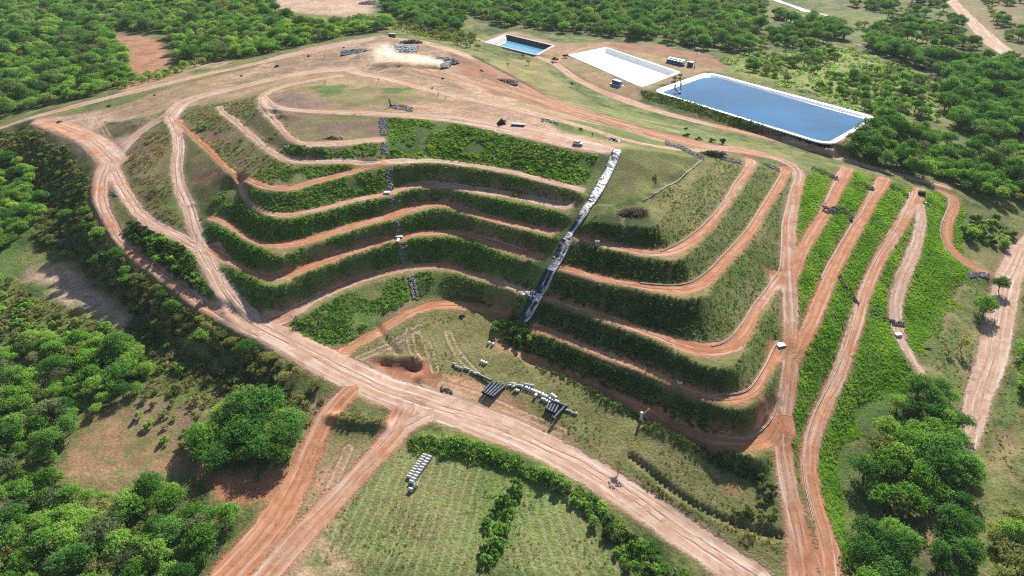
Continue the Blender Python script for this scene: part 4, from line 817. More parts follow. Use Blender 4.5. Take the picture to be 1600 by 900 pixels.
def grow_on(name, area, density, picks, size, slope=(0, 9), clear=.4, patch=0.0, seed=1, rag=5.0):
    g = np.random.default_rng(seed); P = poly(area) if not isinstance(area[0][0], float) else area; X = [p[0] for p in P]; Y = [p[1] for p in P]
    n = int((max(X) - min(X)) * (max(Y) - min(Y)) * density); x = g.uniform(min(X), max(X), n); y = g.uniform(min(Y), max(Y), n)
    k = dist_poly(x, y, P) + (fbm(x, y, 10, 91, 3) - .5) * 2.2 * rag < 0; x, y = x[k], y[k]
    for l, w in BARE: k = dist_line(x, y, l) > w; x, y = x[k], y[k]
    s = bil(_sh, CX0, CY0, CH, x, y); k = (s > slope[0]) & (s < slope[1]) & (sdf_road(x, y) > clear)
    if patch: k &= fbm(x, y, 11, seed + 3, 3) > patch
    x, y = x[k], y[k]; ks = list(picks); pr = np.array([picks[q] for q in ks]); pr = pr / pr.sum()
    return (np.stack([x, y, hz(x, y)], 1), g.uniform(0, 6.28, len(x)), g.uniform(size[0], size[1], len(x)) * (.75 + .6 * fbm(x, y, 7, seed + 9, 2)), g.choice(ks, len(x), p=pr))
def grow_all(name, parts):
    q = [grow_on(name, *a, **k) for a, k in parts]; n = sum(len(p[0]) for p in q); print(name, n)
    scatter(name, *[np.concatenate([p[i] for p in q]) for i in range(4)], PG)
LEFT = [(318,330),(340,300),(370,280),(480,255),(600,252),(650,247),(760,258),(908,290),(910,300),(870,370),(840,410),(815,465),(808,498),(700,464),(640,470),(560,490),(500,545),(460,530),(395,500),(320,410)]
RFRONT = [(935,330),(1010,335),(1060,395),(1090,460),(1118,560),(1160,640),(1180,715),(1190,750),(1150,745),(1040,690),(930,625),(800,545),(845,470),(905,360)]
RSIDE = [(1010,335),(1080,262),(1120,250),(1180,250),(1240,270),(1236,540),(1222,660),(1200,740),(1180,715),(1160,640),(1118,560),(1090,460),(1060,395)]
RIGHT = [(925,300),(1000,330),(1080,262),(1120,250),(1180,250),(1240,270),(1236,540),(1222,660),(1195,735),(1150,745),(1040,690),(930,625),(800,545),(845,470)]
EAST = [(1235,300),(1275,262),(1400,285),(1480,300),(1510,330),(1505,430),(1450,560),(1400,610),(1340,640),(1310,700),(1345,900),(1300,900),(1262,800),(1236,700),(1245,560)]
grow_all('slope_grass', [
    ((LEFT, 3.6, {0: .46, 1: .34, 2: .06, 11: .06, 5: .08}, (.2, .6)), dict(slope=(.2, 9), clear=.55, seed=21, patch=.33)),
    (([(605,183),(760,198),(932,238),(915,292),(800,262),(650,246),(605,246)], 2.6, {2: .08, 0: .42, 1: .24, 11: .12, 9: .14}, (.2, .75)), dict(clear=.5, seed=22, patch=.36, rag=4)),
    (([(440,234),(520,232),(600,222),(602,247),(520,250),(460,246)], 1.6, {0: .4, 1: .3, 2: .15, 4: .15}, (.35, .8)), dict(clear=.5, seed=37, rag=2)),
    ((RFRONT, 2.6, {11: .76, 0: .1, 6: .14}, (.25, .52)), dict(slope=(.24, 9), clear=.6, seed=23, rag=2)),  # mostly dark tufts, putting the front slopes' shade into leaf colour
    ((RSIDE, 1.5, {1: .22, 11: .16, 5: .3, 8: .2, 6: .12}, (.2, .48)), dict(slope=(.2, 9), clear=.7, seed=36, rag=2)),
    (([(905,335),(1000,340),(1115,250),(1240,270),(1236,540),(1222,660),(1130,700),(1110,600),(1110,470),(1040,400)], .35, {5: .25, 6: .35, 8: .4}, (.3, .6)), dict(slope=(.1, 9), clear=.6, seed=29)),
    ((EAST, 5.0, {9: .42, 10: .36, 0: .14, 5: .08}, (.18, .46)), dict(slope=(.12, 9), clear=.6, seed=24)),
    (([(800,500),(850,520),(1000,600),(1150,690),(1185,750),(1140,740),(1000,658),(890,598),(780,545)], 2.2, {4: .7, 2: .2, 6: .1}, (.45, .85)), dict(slope=(.12, 9), clear=.3, seed=25, rag=2)),
    (([(60,200),(150,280),(180,350),(250,430),(400,530),(500,600),(400,590),(200,480),(80,360),(0,300),(0,210)], .8, {5: .3, 6: .4, 4: .3}, (.8, 1.5)), dict(clear=.8, seed=26)),
    (([(640,684),(700,690),(770,708),(850,740),(870,760),(800,735),(720,712),(650,700)], 2.2, {0: .4, 2: .4, 3: .2}, (.7, 1.1)), dict(clear=.6, seed=27)),
    (([(840,735),(900,745),(960,790),(1080,900),(1010,930),(920,800)], .9, {0: .5, 2: .3, 3: .2}, (.6, 1.1)), dict(clear=.8, seed=28)),
    (([(515,655),(560,645),(606,655),(606,674),(560,668),(520,668)], 1.8, {5: .6, 6: .4}, (.7, 1.1)), dict(clear=.3, seed=31)),
    (([(1002,140),(1292,229),(1290,243),(1004,153)], 2.2, {11: .8, 6: .2}, (.35, .6)), dict(clear=.1, seed=32, rag=0)),
    (([(984,732),(1050,778),(1130,818),(1222,845),(1222,860),(1170,852),(1120,830),(1040,785),(985,742)], 1.0, {5: .7, 7: .3}, (.4, .7)), dict(clear=.5, seed=33, rag=1)),
    (([(195,345),(320,400),(352,480),(280,440),(200,370)], 1.0, {2: .4, 4: .6}, (.8, 1.3)), dict(clear=.4, seed=34)),
    (([(470,525),(560,480),(650,440),(640,470),(560,540)], .8, {2: .4, 3: .2, 8: .4}, (.6, 1.1)), dict(clear=.4, seed=35, patch=.42)),
])
grow_all('meadow_grass', [
    (([(560,545),(650,500),(700,480),(800,500),(900,600),(1000,655),(1170,745),(1225,830),(1225,900),(1100,800),(980,735),(860,670),(760,600),(640,570)], .5, {7: .7, 8: .3}, (.4, .8)), dict(clear=.6, seed=41, patch=.45)),
    (([(500,690),(650,690),(850,745),(1000,900),(430,900)], .5, {7: .4, 8: .6}, (.4, .8)), dict(clear=.6, seed=42, patch=.45)),
    (([(430,620),(520,630),(490,700),(440,760),(330,700),(250,620),(0,540),(0,440),(100,480),(250,560)], .6, {5: .4, 6: .4, 8: .2}, (.6, 1.3)), dict(clear=.6, seed=43, patch=.35)),
    (([(1470,440),(1550,430),(1600,560),(1600,900),(1520,900),(1500,650),(1440,600)], .5, {8: .6, 7: .2, 6: .2}, (.5, 1.0)), dict(clear=.6, seed=44, patch=.4)),
    (([(280,170),(400,150),(480,240),(440,300),(360,280),(300,200)], .5, {6: .5, 5: .3, 2: .2}, (.5, 1.0)), dict(clear=.4, seed=45, patch=.4)),
    (([(195,225),(270,200),(262,290),(300,365),(240,340),(205,290)], .5, {6: .5, 5: .5}, (.5, 1.0)), dict(clear=.4, seed=46, patch=.42)),
    (([(1120,92),(1330,72),(1480,140),(1480,186),(1380,190),(1150,112)], .04, {3: .4, 2: .3, 6: .3}, (1.0, 2.6)), dict(clear=.4, seed=47)),
    (([(600,30),(700,40),(760,62),(700,66),(620,50)], .2, {5: .3, 6: .4, 2: .3}, (1.0, 2.0)), dict(clear=.4, seed=48)),
])

# ------------------------------------------------------------------ materials of built things
M_CONC = plain('concrete', (.42, .34, .27), .85, var=.3, scale=1.5, bump=.2)
M_PIPE = plain('pipe_concrete', (.62, .60, .58), .8, var=.3, scale=2, bump=.15)
M_HDPE = plain('dark_plastic', (.075, .095, .125), .38, var=.25, scale=1.0, spec=.5)
M_STONE = plain('stone', (.25, .235, .24), .9, var=.55, scale=.9, bump=.4)
M_STONED = plain('dark_stone', (.085, .075, .07), .9, var=.5, scale=.9, bump=.4)
M_WHITE = plain('white_paint', (.80, .80, .78), .35, var=.06, spec=.5)
M_GLASS = plain('dark_glass', (.02, .025, .03), .08, var=.1, spec=.6)
M_RUBBER = plain('rubber', (.025, .025, .026), .8)
M_BLUE = plain('blue_paint', (.02, .09, .26), .4, var=.3, scale=.8, spec=.5)
M_LBLUE = plain('pale_blue_paint', (.16, .40, .56), .4, var=.2, spec=.5)
M_GREYM = plain('grey_metal', (.30, .33, .35), .5, var=.3, scale=.8, spec=.4)
M_DGREY = plain('dark_grey', (.06, .065, .075), .6, var=.3)
M_RUST = plain('rusty_metal', (.16, .085, .06), .8, var=.5)
M_DKSOIL = plain('dark_soil', (.075, .048, .04), .95, var=.5, scale=1.2, bump=.4)
M_REDSOIL = plain('red_soil', (.30, .115, .06), .95, var=.4, scale=.8, bump=.4)
M_WOOD = plain('dry_wood', (.14, .095, .06), .9, var=.5, scale=3)
M_SKIN = plain('skin', (.22, .11, .07), .6)
M_SHIRT = plain('shirt', (.20, .07, .05), .8)
def liner_mat(name, col, wr):
    m, nt, b = new_mat(name); N = NT(nt); p = N.n('ShaderNodeNewGeometry').outputs['Position']
    f = N.noise(p, .35, 5, .6, 1.0); N.l(N.mix(N.ramp(f, .35, .7), c4(tuple(v * wr for v in col)), c4(col)), b.inputs['Base Color']); b.inputs['Roughness'].default_value = .42; b.inputs['Specular IOR Level'].default_value = .4
    bp = N.n('ShaderNodeBump'); bp.inputs['Strength'].default_value = .5; bp.inputs['Distance'].default_value = .15; N.l(N.noise(p, .9, 4, .6, 1.5), bp.inputs['Height']); N.l(bp.outputs[0], b.inputs['Normal'])
    return m
M_LINC = liner_mat('weathered_liner', (.56, .56, .57), .45); M_LINW = liner_mat('white_liner', (.84, .84, .83), .82); M_LINB = liner_mat('black_liner', (.038, .04, .055), .6); M_LING = liner_mat('grey_liner', (.40, .41, .44), .6)
def water_mat(name, col, rough=.05):
    m, nt, b = new_mat(name); N = NT(nt); p = N.n('ShaderNodeNewGeometry').outputs['Position']
    N.l(N.mix(N.ramp(N.noise(p, .03, 3), .35, .65), c4(tuple(v * .75 for v in col)), c4(col)), b.inputs['Base Color']); b.inputs['Roughness'].default_value = rough; b.inputs['IOR'].default_value = 1.11; b.inputs['Specular IOR Level'].default_value = .5
    bp = N.n('ShaderNodeBump'); bp.inputs['Strength'].default_value = .08; bp.inputs['Distance'].default_value = .05; N.l(N.noise(p, .8, 3), bp.inputs['Height']); N.l(bp.outputs[0], b.inputs['Normal'])
    return m
M_WATER = water_mat('pond_water', (.022, .135, .29)); M_WATER2 = water_mat('sky_blue_water', (.10, .30, .42)); M_RIVER = water_mat('river_water', (.20, .22, .22), .25)  # small pond's pale blue is sky reflection put into the base colour

# ------------------------------------------------------------------ lined ponds
def fillet(P, r, n=5):
    out = []; m = len(P)
    for i in range(m):
        a, b, c = P[i - 1], P[i], P[(i + 1) % m]; u = (a - b).normalized(); v = (c - b).normalized(); an = u.angle(v); d = min(r / math.tan(an / 2), (a - b).length * .4, (c - b).length * .4)
        p, q = b + u * d, b + v * d
        for k in range(n + 1):
            t = k / n; out.append(p * (1 - t) ** 2 + b * 2 * t * (1 - t) + q * t * t)
    return out
def inset(P, d):
    out = []; n = len(P); c = sum(P, Vector((0, 0))) / n
    for i in range(n):
        t = (P[(i + 1) % n] - P[i - 1]).normalized(); nm = Vector((-t.y, t.x)); nm = nm if nm.dot(c - P[i]) > 0 else -nm; out.append(P[i] + nm * d)
    return out
def shrink(P, d):
    n = len(P); c = sum(P, Vector((0, 0))) / n; ln = []
    for i in range(n):
        t = (P[(i + 1) % n] - P[i]).normalized(); nm = Vector((-t.y, t.x)); nm = nm if nm.dot(c - P[i]) > 0 else -nm; ln.append((P[i] + nm * d, t))
    out = []
    for i in range(n):
        (a, u), (b, v) = ln[i - 1], ln[i]; k = ((b - a).x * v.y - (b - a).y * v.x) / (u.x * v.y - u.y * v.x); out.append(a + u * k)
    return out
def pond(key, label, depth, wl, mrim, mside, mfloor, mwater, r=5, run=1.7):
    ring = lambda d: fillet(shrink(PONDW[key], d), max(r - d * .6, .8)); P = fillet(PONDW[key], r); z = PONDS[key][1]; c = sum(P, Vector((0, 0))) / len(P); o = tag(empty('lined_pond', (c.x, c.y, z)), label, 'pond', 'lined ponds behind the mound')
    n0 = None; rings = [(-1.2, -.35), (-.7, .10), (.4, .12), (1.3, .02), (1.5 + run * depth * .5, -depth * .5), (1.5 + run * depth, -depth)]
    V = []; Fc = []; mi = []; n = len(P)
    for d, h in rings: V += [(p.x - c.x, p.y - c.y, h) for p in ring(d)]
    for k in range(len(rings) - 1):
        for i in range(n): Fc.append((k * n + i, k * n + (i + 1) % n, (k + 1) * n + (i + 1) % n, (k + 1) * n + i)); mi.append(0 if k < 3 else 1)
    b = (len(rings) - 1) * n; Fc.append(tuple(range(b, b + n))); mi.append(2)
    mesh_obj('liner', V, Fc, parent=o, mats=[mrim, mside, mfloor], midx=mi)
    if wl is not None:
        Q = ring(1.5 + run * wl - .3); mesh_obj('water', [(p.x - c.x, p.y - c.y, -wl) for p in Q], [tuple(range(len(Q)))], mwater, o)
    return o
pond('white', 'drained pond with a bare white liner between the two blue ponds', 2.4, None, M_LING, M_LINW, M_LINW, None, 3)
pond('big', 'large blue pond with a broad white liner edge', 4.2, .9, M_LINW, M_LINW, M_LINB, M_WATER, 8)
pond('small', 'small far pond with shaded walls coloured dark and pale blue water', 4.6, 3.0, M_LING, M_LINB, M_LINB, M_WATER2, 3, 1.1)  # black sides put the walls' shade into the liner colour
def flat(name, pts, z, mat):
    P = [up(x, y, z) for x, y in pts]; return tag(mesh_obj(name, [(x, y, z) for x, y in P], [tuple(range(len(P)))], mat), kind='structure')
def drape(name, pts, w, mat, lift=.15, step=2.0):
    L = smooth_line([(*at(x, y)[:2],) for x, y in pts], step, 2); V = []; Fc = []
    for i, p in enumerate(L):
        t = L[min(i + 1, len(L) - 1)] - L[max(i - 1, 0)]; t = t / (np.hypot(*t) + 1e-9); ww = (w[0] + (w[1] - w[0]) * i / (len(L) - 1)) * .5 if hasattr(w, '__len__') else w * .5
        for s in (-1, 0, 1): x, y = p[0] - t[1] * ww * s, p[1] + t[0] * ww * s; V.append((x, y, float(hz(x, y)) + lift))
    for i in range(len(L) - 1):
        for k in (0, 1): Fc.append((i * 3 + k, i * 3 + k + 1, i * 3 + 4 + k, i * 3 + 3 + k))
    return tag(mesh_obj(name, V, Fc, mat), kind='structure')
drape('river', [(1190,-20),(1215,2),(1250,14),(1290,24),(1310,32)], (13, 5), M_RIVER, .3); drape('river', [(1228,32),(1262,42),(1290,44)], (8, 4), M_RIVER, .3)
drape('creek', [(1340,70),(1370,84),(1410,92),(1440,102),(1465,116),(1478,124)], (4, 8), M_RIVER, .25)

# ------------------------------------------------------------------ the lined drainage chute
CHUTE = [((959,234),(972,236),'u'),((951,252),(965,254),'u'),((943,268),(957,272),'u'),((934,284),(949,288),'u'),((925,300),(940,304),'k'),((916,316),(929,320),'w'),((905,334),(918,337),'n'),((899,347),(908,350),'n'),((889,362),(897,364),'w'),((878,374),(894,377),'k'),
      ((870,391),(886,396),'k'),((862,408),(877,412),'w'),((853,421),(869,425),'k'),((844,439),(860,444),'k'),((834,457),(850,462),'w'),((827,468),(844,473),'k'),((815,489),(832,495),'k'),((808,499),(824,505),None)]
chute = tag(empty('drainage_chute', at(890, 365)), 'long crumpled white and black lined chute stepping down the mound front', 'drainage chute')
cg = np.random.default_rng(5)
for i in range(len(CHUTE) - 1):
    (l0, r0, ty), (l1, r1, _) = CHUTE[i], CHUTE[i + 1]; A, B, C, D = at(*l0), at(*r0), at(*l1), at(*r1); nu, nv = 20, 22; V = []; W = []
    for j in range(nv + 1):
        t = j / nv; a = A.lerp(C, t); b = B.lerp(D, t)
        for k in range(nu + 1):
            u = k / nu; p = a.lerp(b, u); cr = float(fbm(p.x, p.y, 1.1, 60, 3)) - .5; edge = .32 * (abs(u - .5) * 2) ** 6
            V.append((p.x - chute.location.x, p.y - chute.location.y, float(hz(p.x, p.y)) + .3 + cr * .35 + edge - chute.location.z))
    Fc = []; mi = []
    for j in range(nv):
        for k in range(nu):
            Fc.append((j * (nu + 1) + k, j * (nu + 1) + k + 1, (j + 1) * (nu + 1) + k + 1, (j + 1) * (nu + 1) + k)); u = (k + .5) / nu; t = (j + .5) / nv; p = A.lerp(C, t).lerp(B.lerp(D, t), u)
            q = float(fbm(p.x * 1.1 - p.y * .55, (p.x * .5 + p.y) * .28, 1.1, 61, 3))
            bl = {'u': u < .66 and q > .58 - .05 * i, 'k': u < .74 + (q - .5) * .5 and not (u > .35 and q > .60), 'w': q > .68, 'n': u < .45}[ty]; mi.append(1 if bl else 0)
    mesh_obj('liner_sheet', V, Fc, parent=chute, mats=[M_LINC, M_LINB], midx=mi)
# ------------------------------------------------------------------ stones
def stones(name, quads, mat, n_per=3.2, size=(.22, .5), seed=1, parent=None, origin=(0, 0, 0)):
    g = np.random.default_rng(seed); mb = MB(); ico = bmesh.new(); bmesh.ops.create_icosphere(ico, subdivisions=1, radius=1); iv = np.array([v.co[:] for v in ico.verts]); fc = [tuple(v.index for v in f.verts) for f in ico.faces]; ico.free()
    for a, b, c, d in quads:
        A, B, C, D = (at(*q) for q in (a, b, c, d)); ar = ((B - A).length + (D - C).length) * .5 * ((A - D).length + (B - C).length) * .5
        for _ in range(int(max(8, min(420, ar * n_per)))):
            u, t = g.random(), g.random(); p = A.lerp(B, u).lerp(D.lerp(C, u), t); s = g.uniform(*size)
            m = iv * (g.uniform(.7, 1.2, 3) * s) + g.normal(0, .06 * s, iv.shape); mb.add([(p.x + q[0] - origin[0], p.y + q[1] - origin[1], float(hz(p.x, p.y)) + s * .35 + q[2] * .7 - origin[2]) for q in m], fc)
    return mb.build(name, mat, parent)
rc = at(612, 300); channel = tag(empty('stone_channel', rc), 'narrow grey stone drain stepping straight down the left benches', 'stone drain')
for k, q in enumerate([[(593,184),(606,184),(605,211),(594,211)], [(594,223),(605,223),(606,240),(597,240)], [(602,263),(613,263),(614,296),(604,296)], [(609,310),(618,309),(623,326),(613,327)], [(615,346),(625,345),(627,368),(619,368)], [(625,384),(635,383),(637,412),(627,413)], [(637,432),(646,431),(655,468),(645,470)]]):
    stones('stone_bed', [q], M_STONE, 4.5, (.2, .45), 30 + k, channel, rc)
mb = MB(); p = at(624, 371) - rc; mb.box((p.x, p.y, p.z + .3), (2.6, 1.0, .6)).box((p.x - .1, p.y - 2.0, p.z + .1), (.9, 3.0, .35)); mb.build('drop_inlet', M_PIPE, channel)
mb = MB(); p = at(605, 302) - rc; mb.box((p.x, p.y, p.z + .3), (2.2, 1.6, .7)); mb.build('drop_inlet', M_PIPE, channel)
def strip(pts, w, label, name='stone_drain', mat=None, grp='stone drains crossing the right tracks', seed=1, dens=3.0, size=(.22, .5)):
    c = at(*pts[len(pts) // 2]); q = []
    for a, b in zip(pts, pts[1:]):
        q.append([(a[0], a[1] - w), (b[0], b[1] - w), (b[0], b[1] + w), (a[0], a[1] + w)])
    o = tag(empty(name, c), label, 'stone drain', grp); stones('stones', q, mat or M_STONED, dens, size, seed, o, c); return o
strip([(1268,263),(1290,272),(1310,280)], 3, 'dark stone drain beside the top of the first right bench', seed=50)
strip([(1285,326),(1296,330),(1318,328),(1332,344)], 5, 'dark broken stone drain across the first right bench', seed=51)
strip([(1334,284),(1350,289),(1366,296)], 3, 'dark stone drain left of the second right bench top', seed=52)
strip([(1391,291),(1405,297),(1420,308)], 3, 'dark stone drain left of the forked right bench top', seed=53)
strip([(1310,433),(1326,455),(1342,474)], 4, 'dark stone drain running down between second and third right benches', seed=54)
strip([(1360,484),(1384,498),(1412,508)], 4, 'dark stone drain reaching the dry right track', seed=55)
strip([(1040,224),(1062,230),(1082,240),(1100,247)], 3, 'pale grey stone band along the rim of the mound top', mat=M_STONE, seed=56, grp='stone bands on the rim')
strip([(1126,246),(1140,250),(1158,254)], 3, 'pale grey stone band right of the dark brush heap', mat=M_STONE, seed=57, grp='stone bands on the rim')
strip([(1190,254),(1205,260),(1218,266)], 2.5, 'grey stone drain beside the red bench end', mat=M_STONE, seed=58)
strip([(612,167),(630,168),(645,172)], 4, 'grey rubble patch beside the dead trunk on the mound top', 'rubble_patch', M_STONE, 'rubble on the mound top', 59, 2.0)
strip([(845,188),(862,190),(872,194)], 2.5, 'small grey rubble patch on the mound top beside weeds', 'rubble_patch', M_STONE, 'rubble on the mound top', 60, 2.0)
strip([(1510,430),(1528,429),(1545,432)], 4, 'pale stones at the lower end of the red curved track', mat=M_STONE, seed=62, dens=7, grp='stones by the farm road')
strip([(172,302),(178,301),(184,304)], 3, 'pale grey stone heap on the outer haul track', 'stone_heap', M_STONE, 'rubble beside haul track', 63, 3.5)
strip([(690,608),(700,611),(706,615)], 3, 'dark broken stones beside the haul road near the pipes', 'stone_heap', M_STONED, 'rubble beside haul track', 64, 6)
strip([(816,463),(822,458),(836,460)], 4, 'pale broken stones beside the lower chute', 'stone_heap', M_PIPE, 'rubble beside chute', 65, 2.5)

# ------------------------------------------------------------------ concrete gutters
def gutter(pts, label, off=.5, w=.36):
    L = smooth_line([tuple(at(x, y)[:2]) for x, y in pts], 1.5, 3); V = []; Fc = []; o0 = at(*pts[0]); prof = [(-w / 2 - .08, 0), (-w / 2 - .08, .2), (-w / 2 + .06, .2), (-w / 4, .03), (w / 4, .03), (w / 2 - .06, .2), (w / 2 + .08, .2), (w / 2 + .08, 0)]; n = len(prof)
    for i, p in enumerate(L):
        t = L[min(i + 1, len(L) - 1)] - L[max(i - 1, 0)]; t = t / (np.hypot(*t) + 1e-9); z = float(hz(p[0] - t[1] * 0, p[1])) + .02
        for a, h in prof: V.append((p[0] + t[1] * a - o0.x, p[1] - t[0] * a - o0.y, z + h - o0.z))
    for i in range(len(L) - 1):
        for k in range(n - 1): Fc.append((i * n + k, i * n + k + 1, (i + 1) * n + k + 1, (i + 1) * n + k))
    o = mesh_obj('concrete_gutter', V, Fc, M_CONC); o.location = o0; tag(o, label, 'gutter', 'concrete gutters along the benches')
gutter([(1032,393),(1048,387),(1063,379),(1076,370),(1093,357),(1112,338),(1132,314),(1146,288),(1168,258),(1165,247)], 'pale gutter inside the topmost right bench, ending at the dark brush heap')
gutter([(1000,442),(1040,446),(1061,446),(1080,442),(1097,431),(1112,418),(1129,399),(1146,382),(1168,357),(1186,328),(1206,296),(1221,270)], 'pale gutter inside the red right bench, ending beside the mound road bend')
gutter([(1112,541),(1131,537),(1146,523),(1162,502),(1175,479),(1192,458),(1209,435),(1219,420),(1221,390),(1222,350),(1232,310),(1240,285),(1238,268)], 'long pale gutter curving up the left edge of the mound road to its top bend')
gutter([(1110,618),(1129,617),(1150,617),(1169,611),(1181,595),(1196,570),(1209,542),(1215,533)], 'pale gutter inside the second lowest right bench, ending at the white slab')
gutter([(1120,681),(1148,685),(1171,684),(1188,674),(1205,656),(1214,635),(1220,601),(1225,563)], 'pale gutter round the lowest right bench, ending on the mound road edge')
gutter([(1315,268),(1309,282),(1298,298),(1289,318)], 'short pale gutter on the first right bench')
gutter([(1367,300),(1352,322),(1342,340),(1332,350),(1318,372),(1306,392),(1290,420),(1283,436)], 'pale gutter on the left edge of the second right bench')
gutter([(1421,300),(1420,312),(1414,330),(1400,356),(1388,375),(1372,398),(1358,424),(1347,452),(1338,480),(1333,505),(1322,540),(1306,580),(1293,605),(1274,640),(1260,680),(1254,720),(1260,768),(1272,815)], 'very long pale gutter down the left edge of the forked right bench')
gutter([(1481,308),(1484,318),(1480,328),(1472,345),(1468,362),(1472,380),(1478,392)], 'pale curved gutter on the red track above the dry grass')
gutter([(1004,314),(1021,304),(1041,292),(1061,281),(1074,269),(1088,257),(1098,249)], 'thin reddish gutter along the grassy top bench', w=.5)
# ------------------------------------------------------------------ pipes
def face_to(a, b): d = at(*b) - at(*a); return math.atan2(d.y, d.x)
PC = {}
def cpipe(x, y, rz, label, grp, d=.95, L=1.15, z=0.0, stand_=False):
    k = (round(d, 2), round(L, 2))
    if k not in PC:
        mb = MB().pipe(L, d / 2, d / 2 * .76, 20); PC[k] = mb.build('concrete_pipe', M_PIPE).data; o = bpy.data.objects[-1] if False else None
        for q in list(COL.objects):
            if q.data == PC[k]: COL.objects.unlink(q); bpy.data.objects.remove(q)
        me = PC[k]; me.polygons.foreach_set('use_smooth', np.ones(len(me.polygons), bool))
    o = bpy.data.objects.new('concrete_pipe', PC[k]); p = (x, y, float(hz(x, y)) + z); o.location = p; o.rotation_euler = (0, 0, rz)
    if stand_: o.rotation_euler = (0, R(90), rz); o.location = (x, y, p[2] + L / 2)
    return tag(link(o), label, 'concrete pipe', grp)
for c, (a, b) in enumerate([((664, 713), (639.5, 747)), ((671.5, 716), (643.5, 755))]):
    A, B = at(*a), at(*b); d = (B - A).length / 9; rz = math.atan2((B - A).y, (B - A).x) + R(90)
    for k in range(10):
        p = A.lerp(B, k / 9); lab = ('pale concrete pipe in the left row of the double row on the mown field' if c == 0 else 'pale concrete pipe in the right row of the double row on the mown field')
        if k == 0: lab = 'pale concrete pipe at the far end of the %s row on the mown field' % ('left', 'right')[c]
        if k == 9: lab = 'pale concrete pipe at the near end of the %s row on the mown field' % ('left', 'right')[c]
        cpipe(p.x, p.y, rz, lab, 'double row of concrete pipes on the field', d * .93, 1.28)
p = at(642, 767); cpipe(p.x, p.y, R(-20), 'loose concrete pipe lying just in front of the double row', None, 1.0, 1.15)
p = at(647, 760.5); cpipe(p.x, p.y, 0, 'concrete pipe standing upright on its end beside the double row', None, .98, 1.15, 0, True)
def row(a, b, n, label, grp, d=.85, L=1.5, turn=R(90), jit=.12):
    d *= .76; L *= .8
    A, B = at(*a), at(*b); rz = math.atan2((B - A).y, (B - A).x) + turn
    for k in range(n):
        p = A.lerp(B, k / max(1, n - 1)); cpipe(p.x + float(cg.uniform(-jit, jit)), p.y + float(cg.uniform(-jit, jit)), rz + float(cg.normal(0, .12)), label, grp, d, L)
row((709, 571), (748, 586), 8, 'white concrete pipe in the string left of the dark pipes', 'pipe string left of dark pipes', .95, 1.5, R(10), .35)
row((795, 605), (809, 611), 4, 'white concrete pipe in the tangled heap between the dark pipes', 'tangled heap of pipes', .9, 1.4, R(60), .5)
row((797, 600), (812, 604), 4, 'white concrete pipe in the back of the tangled heap', 'tangled heap of pipes', .95, 1.5, R(20), .5)
row((817, 605), (846, 617), 10, 'white concrete pipe in the neat row right of the tangled heap', 'neat row of pipes', .72, 1.7)
row((820, 601), (832, 605), 3, 'white concrete pipe lying behind the neat row', 'pipes behind neat row', .95, 1.6, R(15), .3)
row((848, 618), (870, 629), 8, 'white concrete pipe in the row behind the right dark pipes', 'row behind right dark pipes', .66, 1.6)
row((847, 624), (857, 630), 4, 'short white concrete pipe in front of the row by the right dark pipes', 'short pipes', .8, 1.3)
row((861, 618), (868, 622), 3, 'white concrete pipe at the back of the row by the right dark pipes', 'back pipes by right dark pipes', .85, 1.6)
row((886, 641), (899, 648), 4, 'small white pipe at the right end of the pipe yard', 'right end pipes', .75, 1.1, R(30), .25)
row((752, 566), (759, 569), 3, 'white concrete pipe lying apart on the grass above the pipe yard', 'three pipes apart on grass', .9, 1.3, R(90), .02)
row((764, 537), (770, 539), 2, 'white concrete pipe of the pair beside the red bench end', 'pair of pipes by bench end', .95, 1.4, R(90), .02)
p = at(836.5, 620); cpipe(p.x, p.y, R(70), 'single white concrete pipe in front of the neat row', None, .85, 1.4)
p = at(722, 494.5); 
def dpipe(a, b, label, grp, d=.85, z=0.0):
    A, B = at(*a), at(*b); v = Vector((B.x - A.x, B.y - A.y, 0)); L = v.length; n = int(L / .16); o = empty('corrugated_pipe', (A.x, A.y, A.z), math.atan2(v.y, v.x)); tag(o, label, 'corrugated pipe', grp); mb = MB(); V = []; Fc = []; m = 16
    for i in range(2 * n + 1):
        r = d / 2 * (1 if i % 2 else .93); x = L * i / (2 * n)
        for k in range(m): V.append((x, r * math.cos(2 * math.pi * k / m), d / 2 + z + r * math.sin(2 * math.pi * k / m)))
    for i in range(2 * n):
        for k in range(m): Fc.append((i * m + k, i * m + (k + 1) % m, (i + 1) * m + (k + 1) % m, (i + 1) * m + k))
    mesh_obj('pipe_wall', V, Fc, M_HDPE, o)
    mb = MB(); mb.tube([(L - .35, 0, d / 2 + z), (L + .02, 0, d / 2 + z)], d / 2 * 1.07, 16, cap=False); mb.build('socket_end', M_DGREY, o)
for k, (a, b) in enumerate([((769, 598), (754.5, 617.5)), ((775, 599), (758, 620)), ((780, 600.5), (761.5, 622)), ((785, 602), (765, 623.5)), ((789.5, 604), (769, 625))]):
    dpipe(a, b, 'long dark corrugated pipe, %s of five left of the tangled heap' % ('first from the left', 'second from the left', 'middle one', 'second from the right', 'rightmost')[k], 'left raft of dark pipes')
dpipe((747, 587), (768, 598.5), 'long dark pipe lying in line with the string of white pipes', None)
for k, (a, b) in enumerate([((857, 632), (853.5, 643)), ((862, 633), (857, 646)), ((867, 634), (861, 648)), ((872, 635.5), (865.5, 650)), ((882, 637), (864, 660.5))]):
    dpipe(a, b, ('short dark corrugated pipe, %s in the right of the pipe yard' % ('leftmost', 'second from left', 'third from left', 'fourth from left')[k]) if k < 4 else 'longest dark corrugated pipe at the right of the pipe yard', 'right raft of dark pipes')
dpipe((868, 630), (886, 638), 'dark pipe lying across the back of the right raft', None)

